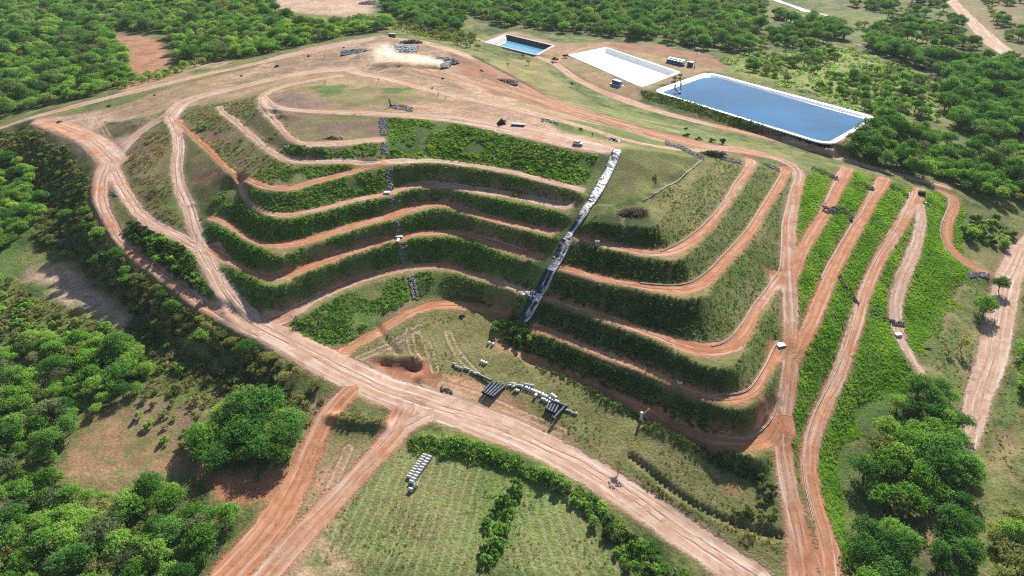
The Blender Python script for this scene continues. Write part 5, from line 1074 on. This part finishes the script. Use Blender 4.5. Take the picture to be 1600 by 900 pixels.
# ------------------------------------------------------------------ vehicles
def wheel(parent, x, y, r, w):
    mb = MB(); mb.tube([(x, y - w / 2, r), (x, y + w / 2, r)], r, 16); t = mb.build('wheel', M_RUBBER, parent); m2 = MB(); m2.tube([(x, y - w / 2 - .02, r), (x, y + w / 2 + .02, r)], r * .55, 12); m2.build('rim', M_GREYM, t)
def car(px, py, rz, label):
    o = tag(empty('parked_car', at(px, py), rz), label, 'car'); W = .82
    prof = [(-1.95, .35), (-2.0, .75), (-1.85, .98), (-1.2, 1.02), (1.0, 1.0), (1.75, .88), (2.0, .68), (2.0, .35)]
    MB().prism(prof, -W, W).build('body', M_WHITE, o)
    c = MB(); base = [(-1.75, -W + .04), (1.05, -W + .04), (1.05, W - .04), (-1.75, W - .04)]; top = [(-1.3, -W + .2), (.25, -W + .2), (.25, W - .2), (-1.3, W - .2)]
    c.add([(x, y, .99) for x, y in base] + [(x, y, 1.44) for x, y in top], [(0, 1, 5, 4), (1, 2, 6, 5), (2, 3, 7, 6), (3, 0, 4, 7)]); c.build('windows', M_GLASS, o)
    MB().box((-.52, 0, 1.465), (1.62, 1.26, .05)).build('roof', M_WHITE, o)
    for x in (-1.25, 1.3):
        for y in (-W + .06, W - .06): wheel(o, x, y, .31, .2)
    for y in (-.55, .55):
        MB().box((2.0, y, .68), (.06, .34, .16)).build('headlight', M_GLASS, o)
    return o
car(903, 226, R(-28), 'white car parked on the bare mound top above the lush slope')
def truck(px, py, rz, label):
    o = tag(empty('dump_truck', at(px, py), rz), label, 'truck')
    MB().prism([(1.6, .8), (3.5, .8), (3.5, 1.9), (3.15, 2.9), (1.6, 2.9)], -1.2, 1.2).build('cab', M_LBLUE, o)
    MB().box((3.4, 0, 2.25), (.35, 2.1, .75)).build('windscreen', M_GLASS, o)
    MB().box((-.2, 0, .85), (7.0, .9, .3)).build('chassis', M_DGREY, o)
    m = MB(); m.box((-1.2, 0, 1.15), (5.2, 2.5, .12)).box((-1.2, -1.22, 2.0), (5.2, .1, 1.7)).box((-1.2, 1.22, 2.0), (5.2, .1, 1.7)).box((1.37, 0, 2.15), (.1, 2.4, 2.0)).box((-3.78, 0, 1.95), (.1, 2.4, 1.55)); m.build('tipper_body', M_WHITE, o)
    MB().box((-1.2, 0, 2.35), (5.0, 2.3, .7), 0, 0, .55).build('load', M_DKSOIL, o)
    for x in (-3.0, -1.7, 2.6):
        for y in (-1.05, 1.05): wheel(o, x, y, .52, .32)
    return o
truck(697, 106, R(62), 'pale blue and white dump truck raising a dust cloud on the mound top')
# ------------------------------------------------------------------ person
def person(px, py, rz, label):
    o = tag(empty('person', at(px, py), rz), label, 'person')
    J = [((0, 0, .95), .15), ((0, 0, 1.15), .15), ((0, 0, 1.38), .17), ((0, 0, 1.52), .06), ((0, .02, 1.66), .105), ((0, .03, 1.74), .08),
         ((.10, 0, .9), .10), ((.12, .04, .5), .07), ((.12, 0, .09), .05), ((.13, .16, .04), .045), ((-.10, 0, .9), .10), ((-.13, -.04, .5), .07), ((-.13, -.08, .09), .05), ((-.14, .08, .04), .045),
         ((.20, 0, 1.40), .07), ((.26, .02, 1.13), .05), ((.25, .12, .90), .04), ((.25, .16, .82), .035), ((-.20, 0, 1.40), .07), ((-.27, 0, 1.13), .05), ((-.25, .10, .90), .04), ((-.25, .14, .82), .035)]
    E = [(0, 1), (1, 2), (2, 3), (3, 4), (4, 5), (0, 6), (6, 7), (7, 8), (8, 9), (0, 10), (10, 11), (11, 12), (12, 13), (2, 14), (14, 15), (15, 16), (16, 17), (2, 18), (18, 19), (19, 20), (20, 21)]
    me = bpy.data.meshes.new('body'); me.from_pydata([j[0] for j in J], E, []); b = link(bpy.data.objects.new('body', me), o); md = b.modifiers.new('skin', 'SKIN')
    for i, v in enumerate(me.skin_vertices[0].data if me.skin_vertices else []): v.radius = (J[i][1], J[i][1])
    if not me.skin_vertices:
        bm = bmesh.new(); bm.from_mesh(me); ly = bm.verts.layers.skin.verify(); bm.verts.ensure_lookup_table()
        for i, v in enumerate(bm.verts): v[ly].radius = (J[i][1], J[i][1]); v[ly].use_root = i == 0
        bm.to_mesh(me); bm.free()
    b.modifiers.new('sub', 'SUBSURF').render_levels = 2
    m, nt, bs = new_mat('clothes'); N = NT(nt); z = N.n('ShaderNodeSeparateXYZ'); N.l(N.n('ShaderNodeTexCoord').outputs['Object'], z.inputs[0])
    c = N.mix(N.math('GREATER_THAN', z.outputs[2], .98), (.03, .035, .05, 1), (.16, .06, .04, 1)); N.l(N.mix(N.math('GREATER_THAN', z.outputs[2], 1.5), c, (.22, .11, .07, 1)), bs.inputs['Base Color']); me.materials.append(m)
    h = MB(); bmh = bmesh.new(); bmesh.ops.create_uvsphere(bmh, u_segments=12, v_segments=8, radius=.115); h.add([(v.co.x, v.co.y + .0, v.co.z * .8 + 1.75) for v in bmh.verts], [tuple(v.index for v in f.verts) for f in bmh.faces]); bmh.free(); h.build('hair', M_DGREY, o)
person(925.5, 214, R(160), 'person in a dark red top standing on the bare mound top near the white car')

# ------------------------------------------------------------------ heaps, tanks, huts, posts
def heap(name, label, cat, px, py, rx, ry, h, mat, seed, rz=0, junk=0, jm=None, grp=None):
    g = np.random.default_rng(seed); o = empty(name, at(px, py), rz); tag(o, label, cat, grp); n = 22; V = []; Fc = []
    for j in range(n):
        for i in range(n):
            u, v = i / (n - 1) * 2 - 1, j / (n - 1) * 2 - 1; r = math.hypot(u, v); k = max(0, 1 - r) ** .8 * (.55 + .9 * float(fbm(u * 3 + seed, v * 3, .9, seed, 3)))
            V.append((u * rx, v * ry, h * k - .25))
    for j in range(n - 1):
        for i in range(n - 1): Fc.append((j * n + i, j * n + i + 1, (j + 1) * n + i + 1, (j + 1) * n + i))
    mesh_obj('mound', V, Fc, mat, o, smooth=True)
    if junk:
        mb = MB()
        for _ in range(junk):
            an = g.uniform(0, 6.28); rr = math.sqrt(g.random()) * .95; s = g.uniform(.25, .95); z = h * max(0, 1 - rr) ** .8 * .9
            mb.box((rx * rr * math.cos(an), ry * rr * math.sin(an), z + s * .1), (s, s * g.uniform(.4, 1), s * g.uniform(.15, .6)), int(g.integers(len(jm))), g.uniform(0, 3), g.uniform(.6, 1))
        mb.build('litter', jm, o)
    return o
heap('rubbish_heap', 'pale blue and white rubbish heap on the peak of the mound', 'rubbish heap', 626, 76, 10, 9, 1.4, M_STONE, 3, 0, 420, [M_WHITE, M_LBLUE, M_GREYM, M_PIPE, M_DGREY], 'rubbish heaps')
heap('rubbish_heap', 'low grey rubbish heap left of the dust cloud', 'rubbish heap', 558, 80, 9, 6, 1.0, M_DGREY, 4, .2, 120, [M_GREYM, M_DGREY, M_STONE], 'rubbish heaps')
heap('rubbish_heap', 'long dark rubbish heap behind the dump truck', 'rubbish heap', 688, 93, 11, 4.5, 1.6, M_STONED, 5, -.35, 180, [M_DGREY, M_GREYM, M_STONED, M_PIPE], 'rubbish heaps')
heap('rubbish_heap', 'dark rubbish heap behind the pale heap on the peak', 'rubbish heap', 642, 66, 7, 3, 1.8, M_DKSOIL, 6, .1, 70, [M_DGREY, M_RUST], 'rubbish heaps')
heap('rubbish_heap', 'small dark rubbish heap beside the pale canopy', 'rubbish heap', 632, 81, 3.4, 2.4, 1.0, M_DGREY, 7, 0, 30, [M_DGREY, M_STONE], 'rubbish heaps')
heap('rubbish_heap', 'blackened rubbish heap near the top of the lined chute', 'rubbish heap', 958, 219, 2.8, 2.2, .7, M_DGREY, 8, 0, 40, [M_DGREY, M_STONE], None)
heap('rubbish_heap', 'dark scrap heap on the pale clearing far behind', 'rubbish heap', 578, 6, 12, 9, 3.0, M_STONED, 9, 0, 120, [M_DGREY, M_GREYM], None)
heap('rubbish_heap', 'brown plastic litter heap at the left of the far mound slope', 'rubbish heap', 785, 126, 9, 4, .9, M_DKSOIL, 10, -.3, 90, [M_STONE, M_RUST, M_DKSOIL], 'rubbish heaps')
heap('soil_heap', 'rust red soil heap on the short track under the stone drain', 'soil heap', 520, 216, 6, 1.6, 1.1, M_REDSOIL, 11, .05, 10, [M_GREYM], 'red soil heaps')
for k, (x, y, r, w) in enumerate([(93, 191, 1.8, 'at the outer corner of the left dirt yard'), (170, 166, 1.6, 'on the perimeter track above the left yard'), (242, 149, .9, 'on the perimeter track left of the bend'), (377, 119, 1.3, 'between the two upper tracks'), (433, 104, 1.9, 'on the broad upper track'), (482, 88, 1.3, 'near the outer edge of the broad upper track'), (537, 75, .9, 'near the peak left of the grey heap'), (693, 123, 1.2, 'below the dump truck'), (675, 138, .9, 'on the bare ground below the dust'), (753, 111, 1.4, 'on the bare slope behind the truck')]):
    heap('soil_heap', 'small dark soil clod heap ' + w, 'soil heap', x, y, r, r * .8, r * .6, M_DKSOIL, 20 + k, k, 6, [M_DKSOIL, M_STONED], 'small dark soil heaps on the mound')
def brush(px, py, rx, ry, h, label, mat, n, seed, rz=0):
    g = np.random.default_rng(seed); o = tag(empty('brush_heap', at(px, py), rz), label, 'brush heap'); mb = MB()
    for _ in range(n):
        an = g.uniform(0, 6.28); r = math.sqrt(g.random()) * .8; x, y = rx * r * math.cos(an), ry * r * math.sin(an); z = h * (1 - r) * g.uniform(.2, 1); d = g.normal(0, 1, 3); d[2] *= .35; d /= np.linalg.norm(d); l = g.uniform(.8, 2.2)
        mb.tube([(x - d[0] * l, y - d[1] * l, z - d[2] * l), (x, y, z + .15), (x + d[0] * l, y + d[1] * l, z + d[2] * l)], [.09, .07, .03], 4)
    mb.build('branches', mat, o)
    heap_me = MB(); 
    return o
brush(990, 333, 6, 3.2, 1.8, 'brown brush heap of cut branches on the grassy top bench', M_WOOD, 260, 71, .15)
brush(1112, 242, 6.5, 2.2, 2.0, 'dark purple brown brush heap on the rim at the bench end', plain('dark_brush', (.045, .03, .028), .9), 320, 72, .0)
def pole_tree(px, py):
    o = tag(empty('dead_trunk', at(px, py)), 'short dark dead trunk standing beside grey rubble on the mound top', 'dead trunk'); mb = MB(); mb.tube([(0, 0, -.2), (.1, 0, 1.2), (-.15, .1, 2.6), (-.35, .1, 3.4)], [.42, .34, .26, .12], 8).tube([(-.1, .1, 2.2), (-.7, .2, 2.9)], [.16, .07], 6); mb.build('trunk', M_DGREY, o)
    mb = MB(); mb.tube([(-.35, .1, 3.3), (-.5, .1, 4.0)], [.22, .12], 7); mb.build('broken_top', M_DGREY, o)
pole_tree(610, 167)
def stake(px, py, h, label, grp='small dark posts on the plateau'):
    o = tag(empty('marker_post', at(px, py)), label, 'post', grp); mb = MB(); mb.tube([(0, 0, -.2), (0, 0, h)], [.16, .11], 6); mb.build('shaft', M_DGREY, o); g = MB(); g.box((0, 0, h * .93), (.42, .42, .3), 0, .4, .7); g.build('cap', M_DKSOIL, o)
stake(508, 131, 1.5, 'dark post on the left of the domed plateau grass'); stake(592, 128, 1.5, 'dark post on the far edge of the domed plateau grass'); stake(685, 149, 1.3, 'left one of two dark posts beside the plateau track'); stake(697, 154, 1.3, 'right one of two dark posts beside the plateau track'); stake(507, 91, 1.6, 'dark post on the broad upper track')
stake(1012, 573, 1.6, 'thin dark post on the lowest long right bench', None); stake(1008, 634, 1.8, 'dark post on the lowest bench above the white drop pipe', None)
# container, hut, tent, canopy
o = tag(empty('open_skip', at(810, 196), R(-10)), 'flat grey open skip on the bare mound top', 'skip'); m = MB(); m.box((0, 0, .35), (5.4, 2.1, .7), 0, 0, 1.04); m.build('tub', M_DGREY, o); m = MB(); m.box((0, 0, .76), (5.7, 2.3, .1)); m.build('cover', M_GREYM, o); m = MB(); m.box((-2.0, 0, .05), (.3, 2.2, .14)).box((2.0, 0, .05), (.3, 2.2, .14)); m.build('runner', M_RUST, o)
o = tag(empty('site_hut', at(613, 58.5), R(-8)), 'small rusty brown hut with a pale roof on the mound peak', 'hut'); m = MB(); m.box((0, 0, 1.25), (4.6, 3.0, 2.5)); m.build('wall', M_RUST, o); m = MB(); m.box((.1, 0, 2.6), (5.0, 3.4, .2)); m.build('roof', M_CONC, o); m = MB(); m.box((-.8, -1.52, 1.0), (.9, .06, 2.0)); m.build('door', M_DGREY, o)
o = tag(empty('canopy_shelter', at(653, 79)), 'pale flat canopy on a post above the rubbish on the peak', 'canopy'); m = MB(); m.tube([(0, 0, -.2), (0, 0, 2.9)], .22, 8); m.build('post', M_CONC, o); m = MB(); m.box((0, 0, 2.95), (3.6, 2.6, .22), 0, .2, .75); m.build('canopy', M_CONC, o)
o = tag(empty('tarp_tent', at(783, 194), R(20)), 'dark pyramid shaped tarpaulin tent with pale sheets behind it on the mound top', 'tent'); m = MB(); m.add([(-1.9, -1.3, 0), (1.9, -1.3, 0), (1.7, 1.4, 0), (-1.7, 1.4, 0), (.1, 0, 2.5)], [(0, 1, 4), (1, 2, 4), (2, 3, 4), (3, 0, 4)]); m.build('tarpaulin', M_RUBBER, o)
m = MB(); m.add([(.3, 1.6, .05), (2.6, .9, .05), (2.4, .4, 1.2), (.5, 1.0, 1.9)], [(0, 1, 2, 3)]).box((2.2, 2.4, .15), (1.6, .8, .25), 0, .4); m.build('pale_sheet', M_PIPE, o); m = MB(); m.tube([(.1, 0, 2.3), (.15, 0, 3.0)], .06, 6); m.build('pole', M_DGREY, o)
# pump station beside the white pond
yaw = face_to((1030, 90), (1075, 101))
o = tag(empty('pump_station', at(1055, 100), yaw), 'row of dark blue tanks under a pale roof beside the white pond', 'pump station')
m = MB(); m.box((0, 0, .25), (13.5, 4.2, .5)); m.build('skid', M_BLUE, o)
for k in range(5):
    x = -5.3 + k * 2.6; m = MB(); m.tube([(x, -.8, .5), (x, -.8, 2.5)], 1.1, 14); t = m.build('tank', M_BLUE, o); m = MB(); m.tube([(x, -.8, 2.5), (x, -.8, 2.68)], [1.0, .5], 14); m.build('lid', M_LBLUE if k % 2 else M_WHITE, t)
m = MB(); m.box((-.3, 1.5, 3.1), (12.5, 2.4, .16)); m.build('roof', M_WHITE, o)
for x in (-6.2, -2, 2, 5.6): m = MB(); m.tube([(x, 2.4, .5), (x, 2.4, 3.05)], .09, 6); m.build('roof_post', M_GREYM, o)
m = MB(); m.tube([(-6, -2.1, .9), (6, -2.1, .9)], .16, 8); m.build('pipe', M_LBLUE, o)
o = tag(empty('storage_tank', at(1078, 104), yaw), 'square grey tank with an overhanging lid right of the blue tanks', 'tank'); m = MB(); m.box((0, 0, 1.5), (2.8, 2.6, 3.0)); m.build('tank_body', M_DGREY, o); m = MB(); m.box((.2, 0, 3.08), (3.8, 3.2, .22)); m.build('lid', M_GREYM, o)
o = tag(empty('white_panel', at(1068, 103), yaw), 'white curved panel between the blue tanks and the grey tank', 'panel'); m = MB(); m.prism([(-1.2, 0), (-.2, 1.4), (.3, 2.6), (.5, 2.6), (.1, 1.3), (-.7, 0)], -1.2, 1.2); m.build('shell', M_WHITE, o)
o = tag(empty('lamp_post', at(1085, 107)), 'tall grey lamp post with a hooked arm beside the ponds', 'lamp post'); m = MB(); m.tube([(0, 0, -.2), (0, 0, 9.5)], [.16, .09], 8); m.build('pole', M_GREYM, o); m = MB(); m.tube([(0, 0, 9.4), (.2, -.2, 10.1), (1.2, -.3, 10.3)], .07, 6); a = m.build('arm', M_GREYM, o); m = MB(); m.box((1.6, -.3, 10.25), (1.1, .45, .2)); m.build('lamp_head', M_WHITE, o); m = MB(); m.box((0, 0, .9), (.5, .4, 1.6)); m.build('control_box', M_RUST, o)
yaw2 = face_to((955, 128), (974, 134))
o = tag(empty('storage_container', at(964, 132), yaw2), 'dark blue container with a pale roof on a white slab beside the white pond bank', 'container'); m = MB(); m.box((0, 0, 1.25), (6.4, 2.4, 2.1)); m.build('walls', M_BLUE, o); m = MB(); m.box((0, .1, 2.36), (6.6, 2.6, .16)); m.build('roof', M_LBLUE, o); m = MB(); m.box((0.4, -.3, .1), (8.6, 4.2, .2)); m.build('slab', M_WHITE, o); m = MB(); m.box((3.23, 0, 1.2), (.06, 1.9, 1.9)); m.build('door', M_LBLUE, o)
for k, (a, b, c, lab) in enumerate([((1055, 125), (1053.5, 136), (1058, 143), 'dark hose hanging into the large pond on the left'), ((1063, 127), (1065, 137), (1063, 146), 'dark hose hanging into the large pond on the right')]):
    P = [at(*a) + Vector((0, 0, .5)), at(*b) + Vector((0, 0, 1.8)), Vector((*up(c[0], c[1], PONDS['big'][1] - .9), PONDS['big'][1] - .9))]; P[1].z = (P[0].z + P[2].z) / 2 + 1.0; L = [P[0].lerp(P[1], t).lerp(P[1].lerp(P[2], t), t) for t in np.linspace(0, 1, 9)]
    m = MB(); m.tube([tuple(q) for q in L], .28, 8); tag(m.build('suction_hose', M_RUBBER), lab, 'hose', 'hoses in the large pond')
P = Vector((*up(1058, 146, PONDS['big'][1] - .8), PONDS['big'][1] - .8)); o = tag(empty('pump_float', P, .2), 'dark floating pump raft in the near corner of the large pond', 'pump float'); m = MB(); m.tube([(-2.2, -.5, 0), (2.2, -.5, 0)], .3, 8).tube([(-2.2, .5, 0), (2.2, .5, 0)], .3, 8); m.build('float', M_DGREY, o); m = MB(); m.box((1.6, 0, .5), (.9, .8, .7)); m.build('pump', M_BLUE, o)
# odd pieces on the benches
o = tag(empty('drop_pipe', at(1001.5, 656)), 'white concrete drop pipe standing in the bushes below the lowest bench', 'drop pipe'); m = MB(); m.tube([(0, 0, -.4), (0, .1, 2.7)], .40, 12); m.build('riser', M_PIPE, o); m = MB(); m.tube([(.1, .4, 1.2), (2.6, 1.8, 2.6)], .2, 8); m.build('branch_pipe', M_CONC, o); m = MB(); m.box((0, -.1, .1), (1.1, 1.1, .5)); m.build('footing', M_CONC, o)
o = tag(empty('inlet_box', at(1062, 598)), 'small pale concrete inlet box on the second lowest right bench', 'inlet box'); m = MB(); m.box((0, 0, .35), (1.3, 1.0, .7)); m.build('box', M_PIPE, o); m = MB(); m.box((0, 0, .72), (.9, .7, .06)); m.build('opening', M_RUBBER, o)
o = tag(empty('steel_drum', at(933, 383)), 'blue grey drum on the topmost right bench near the chute', 'drum'); m = MB(); m.tube([(0, 0, 0), (0, 0, 1.5)], .8, 14); m.build('drum_body', M_GREYM, o); m = MB(); m.tube([(0, 0, 1.5), (0, 0, 1.56)], [.83, .83], 14); m.build('lid', M_STONE, o)
o = tag(empty('concrete_slab', at(1219, 538)), 'white concrete slab where the second lowest bench meets the mound road', 'slab'); m = MB(); m.box((0, 0, .06), (2.6, 2.4, .25), 0, .3); m.build('slab_top', M_PIPE, o); m = MB(); m.box((-1.5, .9, .25), (.8, .5, .5), 0, .3); m.build('block', M_CONC, o)
o = tag(empty('black_tank', at(1440, 303)), 'round black plastic tank at the top of the forked right bench', 'tank'); m = MB(); m.tube([(0, 0, 0), (0, 0, 1.2), (0, 0, 1.5)], [1.5, 1.5, .9], 18); m.build('tank_body', M_RUBBER, o); m = MB(); m.tube([(0, 0, 1.5), (0, 0, 1.62)], .35, 10); m.build('lid', M_DGREY, o)
heap('tarp_heap', 'slate grey tarpaulin heap below the round black tank', 'tarp heap', 1447, 318, 1.7, 1.2, .9, M_HDPE, 81)
heap('old_tyre_heap', 'black tyre heap on the grass below the lowest left track', 'tyre heap', 722, 495, 1.1, .9, .9, M_RUBBER, 82, 0, 10, [M_RUBBER])
o = tag(empty('fallen_log', at(1450, 545), R(-5)), 'dark fallen log on the grass right of the dry track', 'log'); m = MB(); m.tube([(-1.3, 0, .2), (0, .05, .25), (1.3, 0, .2)], [.24, .22, .15], 8); m.build('trunk', M_DGREY, o)
o = tag(empty('inlet_box', at(1403, 524)), 'white concrete inlet box on the dry right track', 'inlet box'); m = MB(); m.box((0, 0, .3), (2.2, 1.3, .6), 0, .2); m.build('box', M_PIPE, o); m = MB(); m.box((0, .9, .2), (1.4, .6, .5), 0, .2); m.build('wing_wall', M_CONC, o)
# ------------------------------------------------------------------ single trees and shrubs
for x, y, key, sc, lab in [(1535, 492, 'bright', 1.25, 'leaning green tree beside the pale farm road'), (1500, 546, 'sparse', 1.0, 'thin sparse tree on the dry grass left of the farm road'), (1482, 552, 'sparse', .55, 'almost bare little tree on the dry grass'), (966, 738, 'sparse', .62, 'small tree on the haul road edge by the ditch end'), (893, 136, 'grey', .55, 'lone grey tree beside the pond track fork'), (818, 92, 'sparse', .7, 'pale young tree on the lawn below the small pond'), (826, 102, 'sparse', .6, 'bare young tree on the lawn below the small pond'), (794, 103, 'grey', .35, 'low round tree on the lawn below the small pond'), (747, 78, 'grey', .7, 'dark lone tree left of the small pond'), (867, 96, 'dusk', 1.5, 'dark rounded shrub on the track corner by the white pond'), (884, 90, 'dusk', 1.2, 'dark shrub at the corner of the white pond'), (1054, 126, 'olive', .6, 'bushy brown tree on the bank between white and large pond'), (1063, 121, 'thorn', 1.4, 'thorny shrub on the bank between white and large pond'), (1072, 213, 'dusk', .9, 'first dark bush in the line on the back track'), (1092, 219, 'dusk', .8, 'second dark bush in the line on the back track'), (1113, 222, 'dusk', 1.0, 'third dark bush in the line on the back track'), (1128, 225, 'dusk', 1.1, 'fourth and largest dark bush in the line on the back track'), (1072, 203, 'dusk', .6, 'small dark bush behind the line on the back track'), (907, 204, 'dusk', .55, 'small dark bush at the end of the weed strip on the mound top'), (1024, 277, 'thorn', .8, 'lone grey bush on the grassy face right of the chute'), (807, 305, 'bush', .7, 'small lone bush on the third left bench'), (377, 225, 'grey', .35, 'pale lone shrub on the left shoulder slope'), (320, 200, 'bush', .9, 'lone bush where the red shoulder track begins'), (1517, 372, 'bright', .8, 'round tree on the grass by the red curved track'), (1568, 385, 'bright', .7, 'round tree left of the farm road top'), (1560, 455, 'dark', .7, 'dark tree overhanging the farm road')]:
    cat = 'shrub' if key in ('bush', 'dusk', 'thorn') else 'tree'; p = at(x, y); stand('lone_shrub' if cat == 'shrub' else 'lone_tree', lab, cat, None, p.x, p.y, key, sc)

# ------------------------------------------------------------------ dust behind the truck, haze over the land
def volume(name, bm_make, dens, col, noise=None):
    bm = bmesh.new(); bm_make(bm); me = bpy.data.meshes.new(name); bm.to_mesh(me); bm.free(); o = tag(link(bpy.data.objects.new(name, me)), kind='stuff')
    m = bpy.data.materials.new(name); m.use_nodes = True; nt = m.node_tree; nt.nodes.clear(); N = NT(nt); out = N.n('ShaderNodeOutputMaterial'); v = N.n('ShaderNodeVolumePrincipled'); v.inputs['Color'].default_value = c4(col); v.inputs['Density'].default_value = dens; v.inputs['Anisotropy'].default_value = .45 if noise else 0.0
    N.l(v.outputs[0], out.inputs['Volume']); me.materials.append(m)
    if noise:
        tc = N.n('ShaderNodeTexCoord').outputs['Object']; ln = N.n('ShaderNodeVectorMath', operation='LENGTH'); N.l(tc, ln.inputs[0])
        f = N.math('MULTIPLY', N.ramp(ln.outputs['Value'], 1.0, .25), N.ramp(N.noise(tc, noise, 4, .6), .35, .7)); N.l(N.math('MULTIPLY', f, dens), v.inputs['Density'])
    return o
for (x, y, sx, sy, sz, dn) in ((680, 104, 9, 5, 3.0, .9), (662, 102, 13, 7, 4.0, .55), (640, 98, 12, 7, 4.5, .3), (606, 98, 12, 8, 6.0, .4), (600, 86, 9, 7, 6.0, .25)):
    o = volume('dust_cloud', lambda bm: bmesh.ops.create_icosphere(bm, subdivisions=3, radius=1.0), dn, (.93, .86, .76), 2.2); p = at(x, y); o.location = (p.x, p.y, p.z + sz * .45); o.scale = (sx, sy, sz)
def hb(bm):
    bmesh.ops.create_cube(bm, size=1.0)
    for v in bm.verts: v.co = Vector((v.co.x * 3400, v.co.y * 3700 + 1500, -30 if v.co.z < 0 else 150))
HAZE = volume('haze', hb, 5e-05, (.80, .88, 1.0))
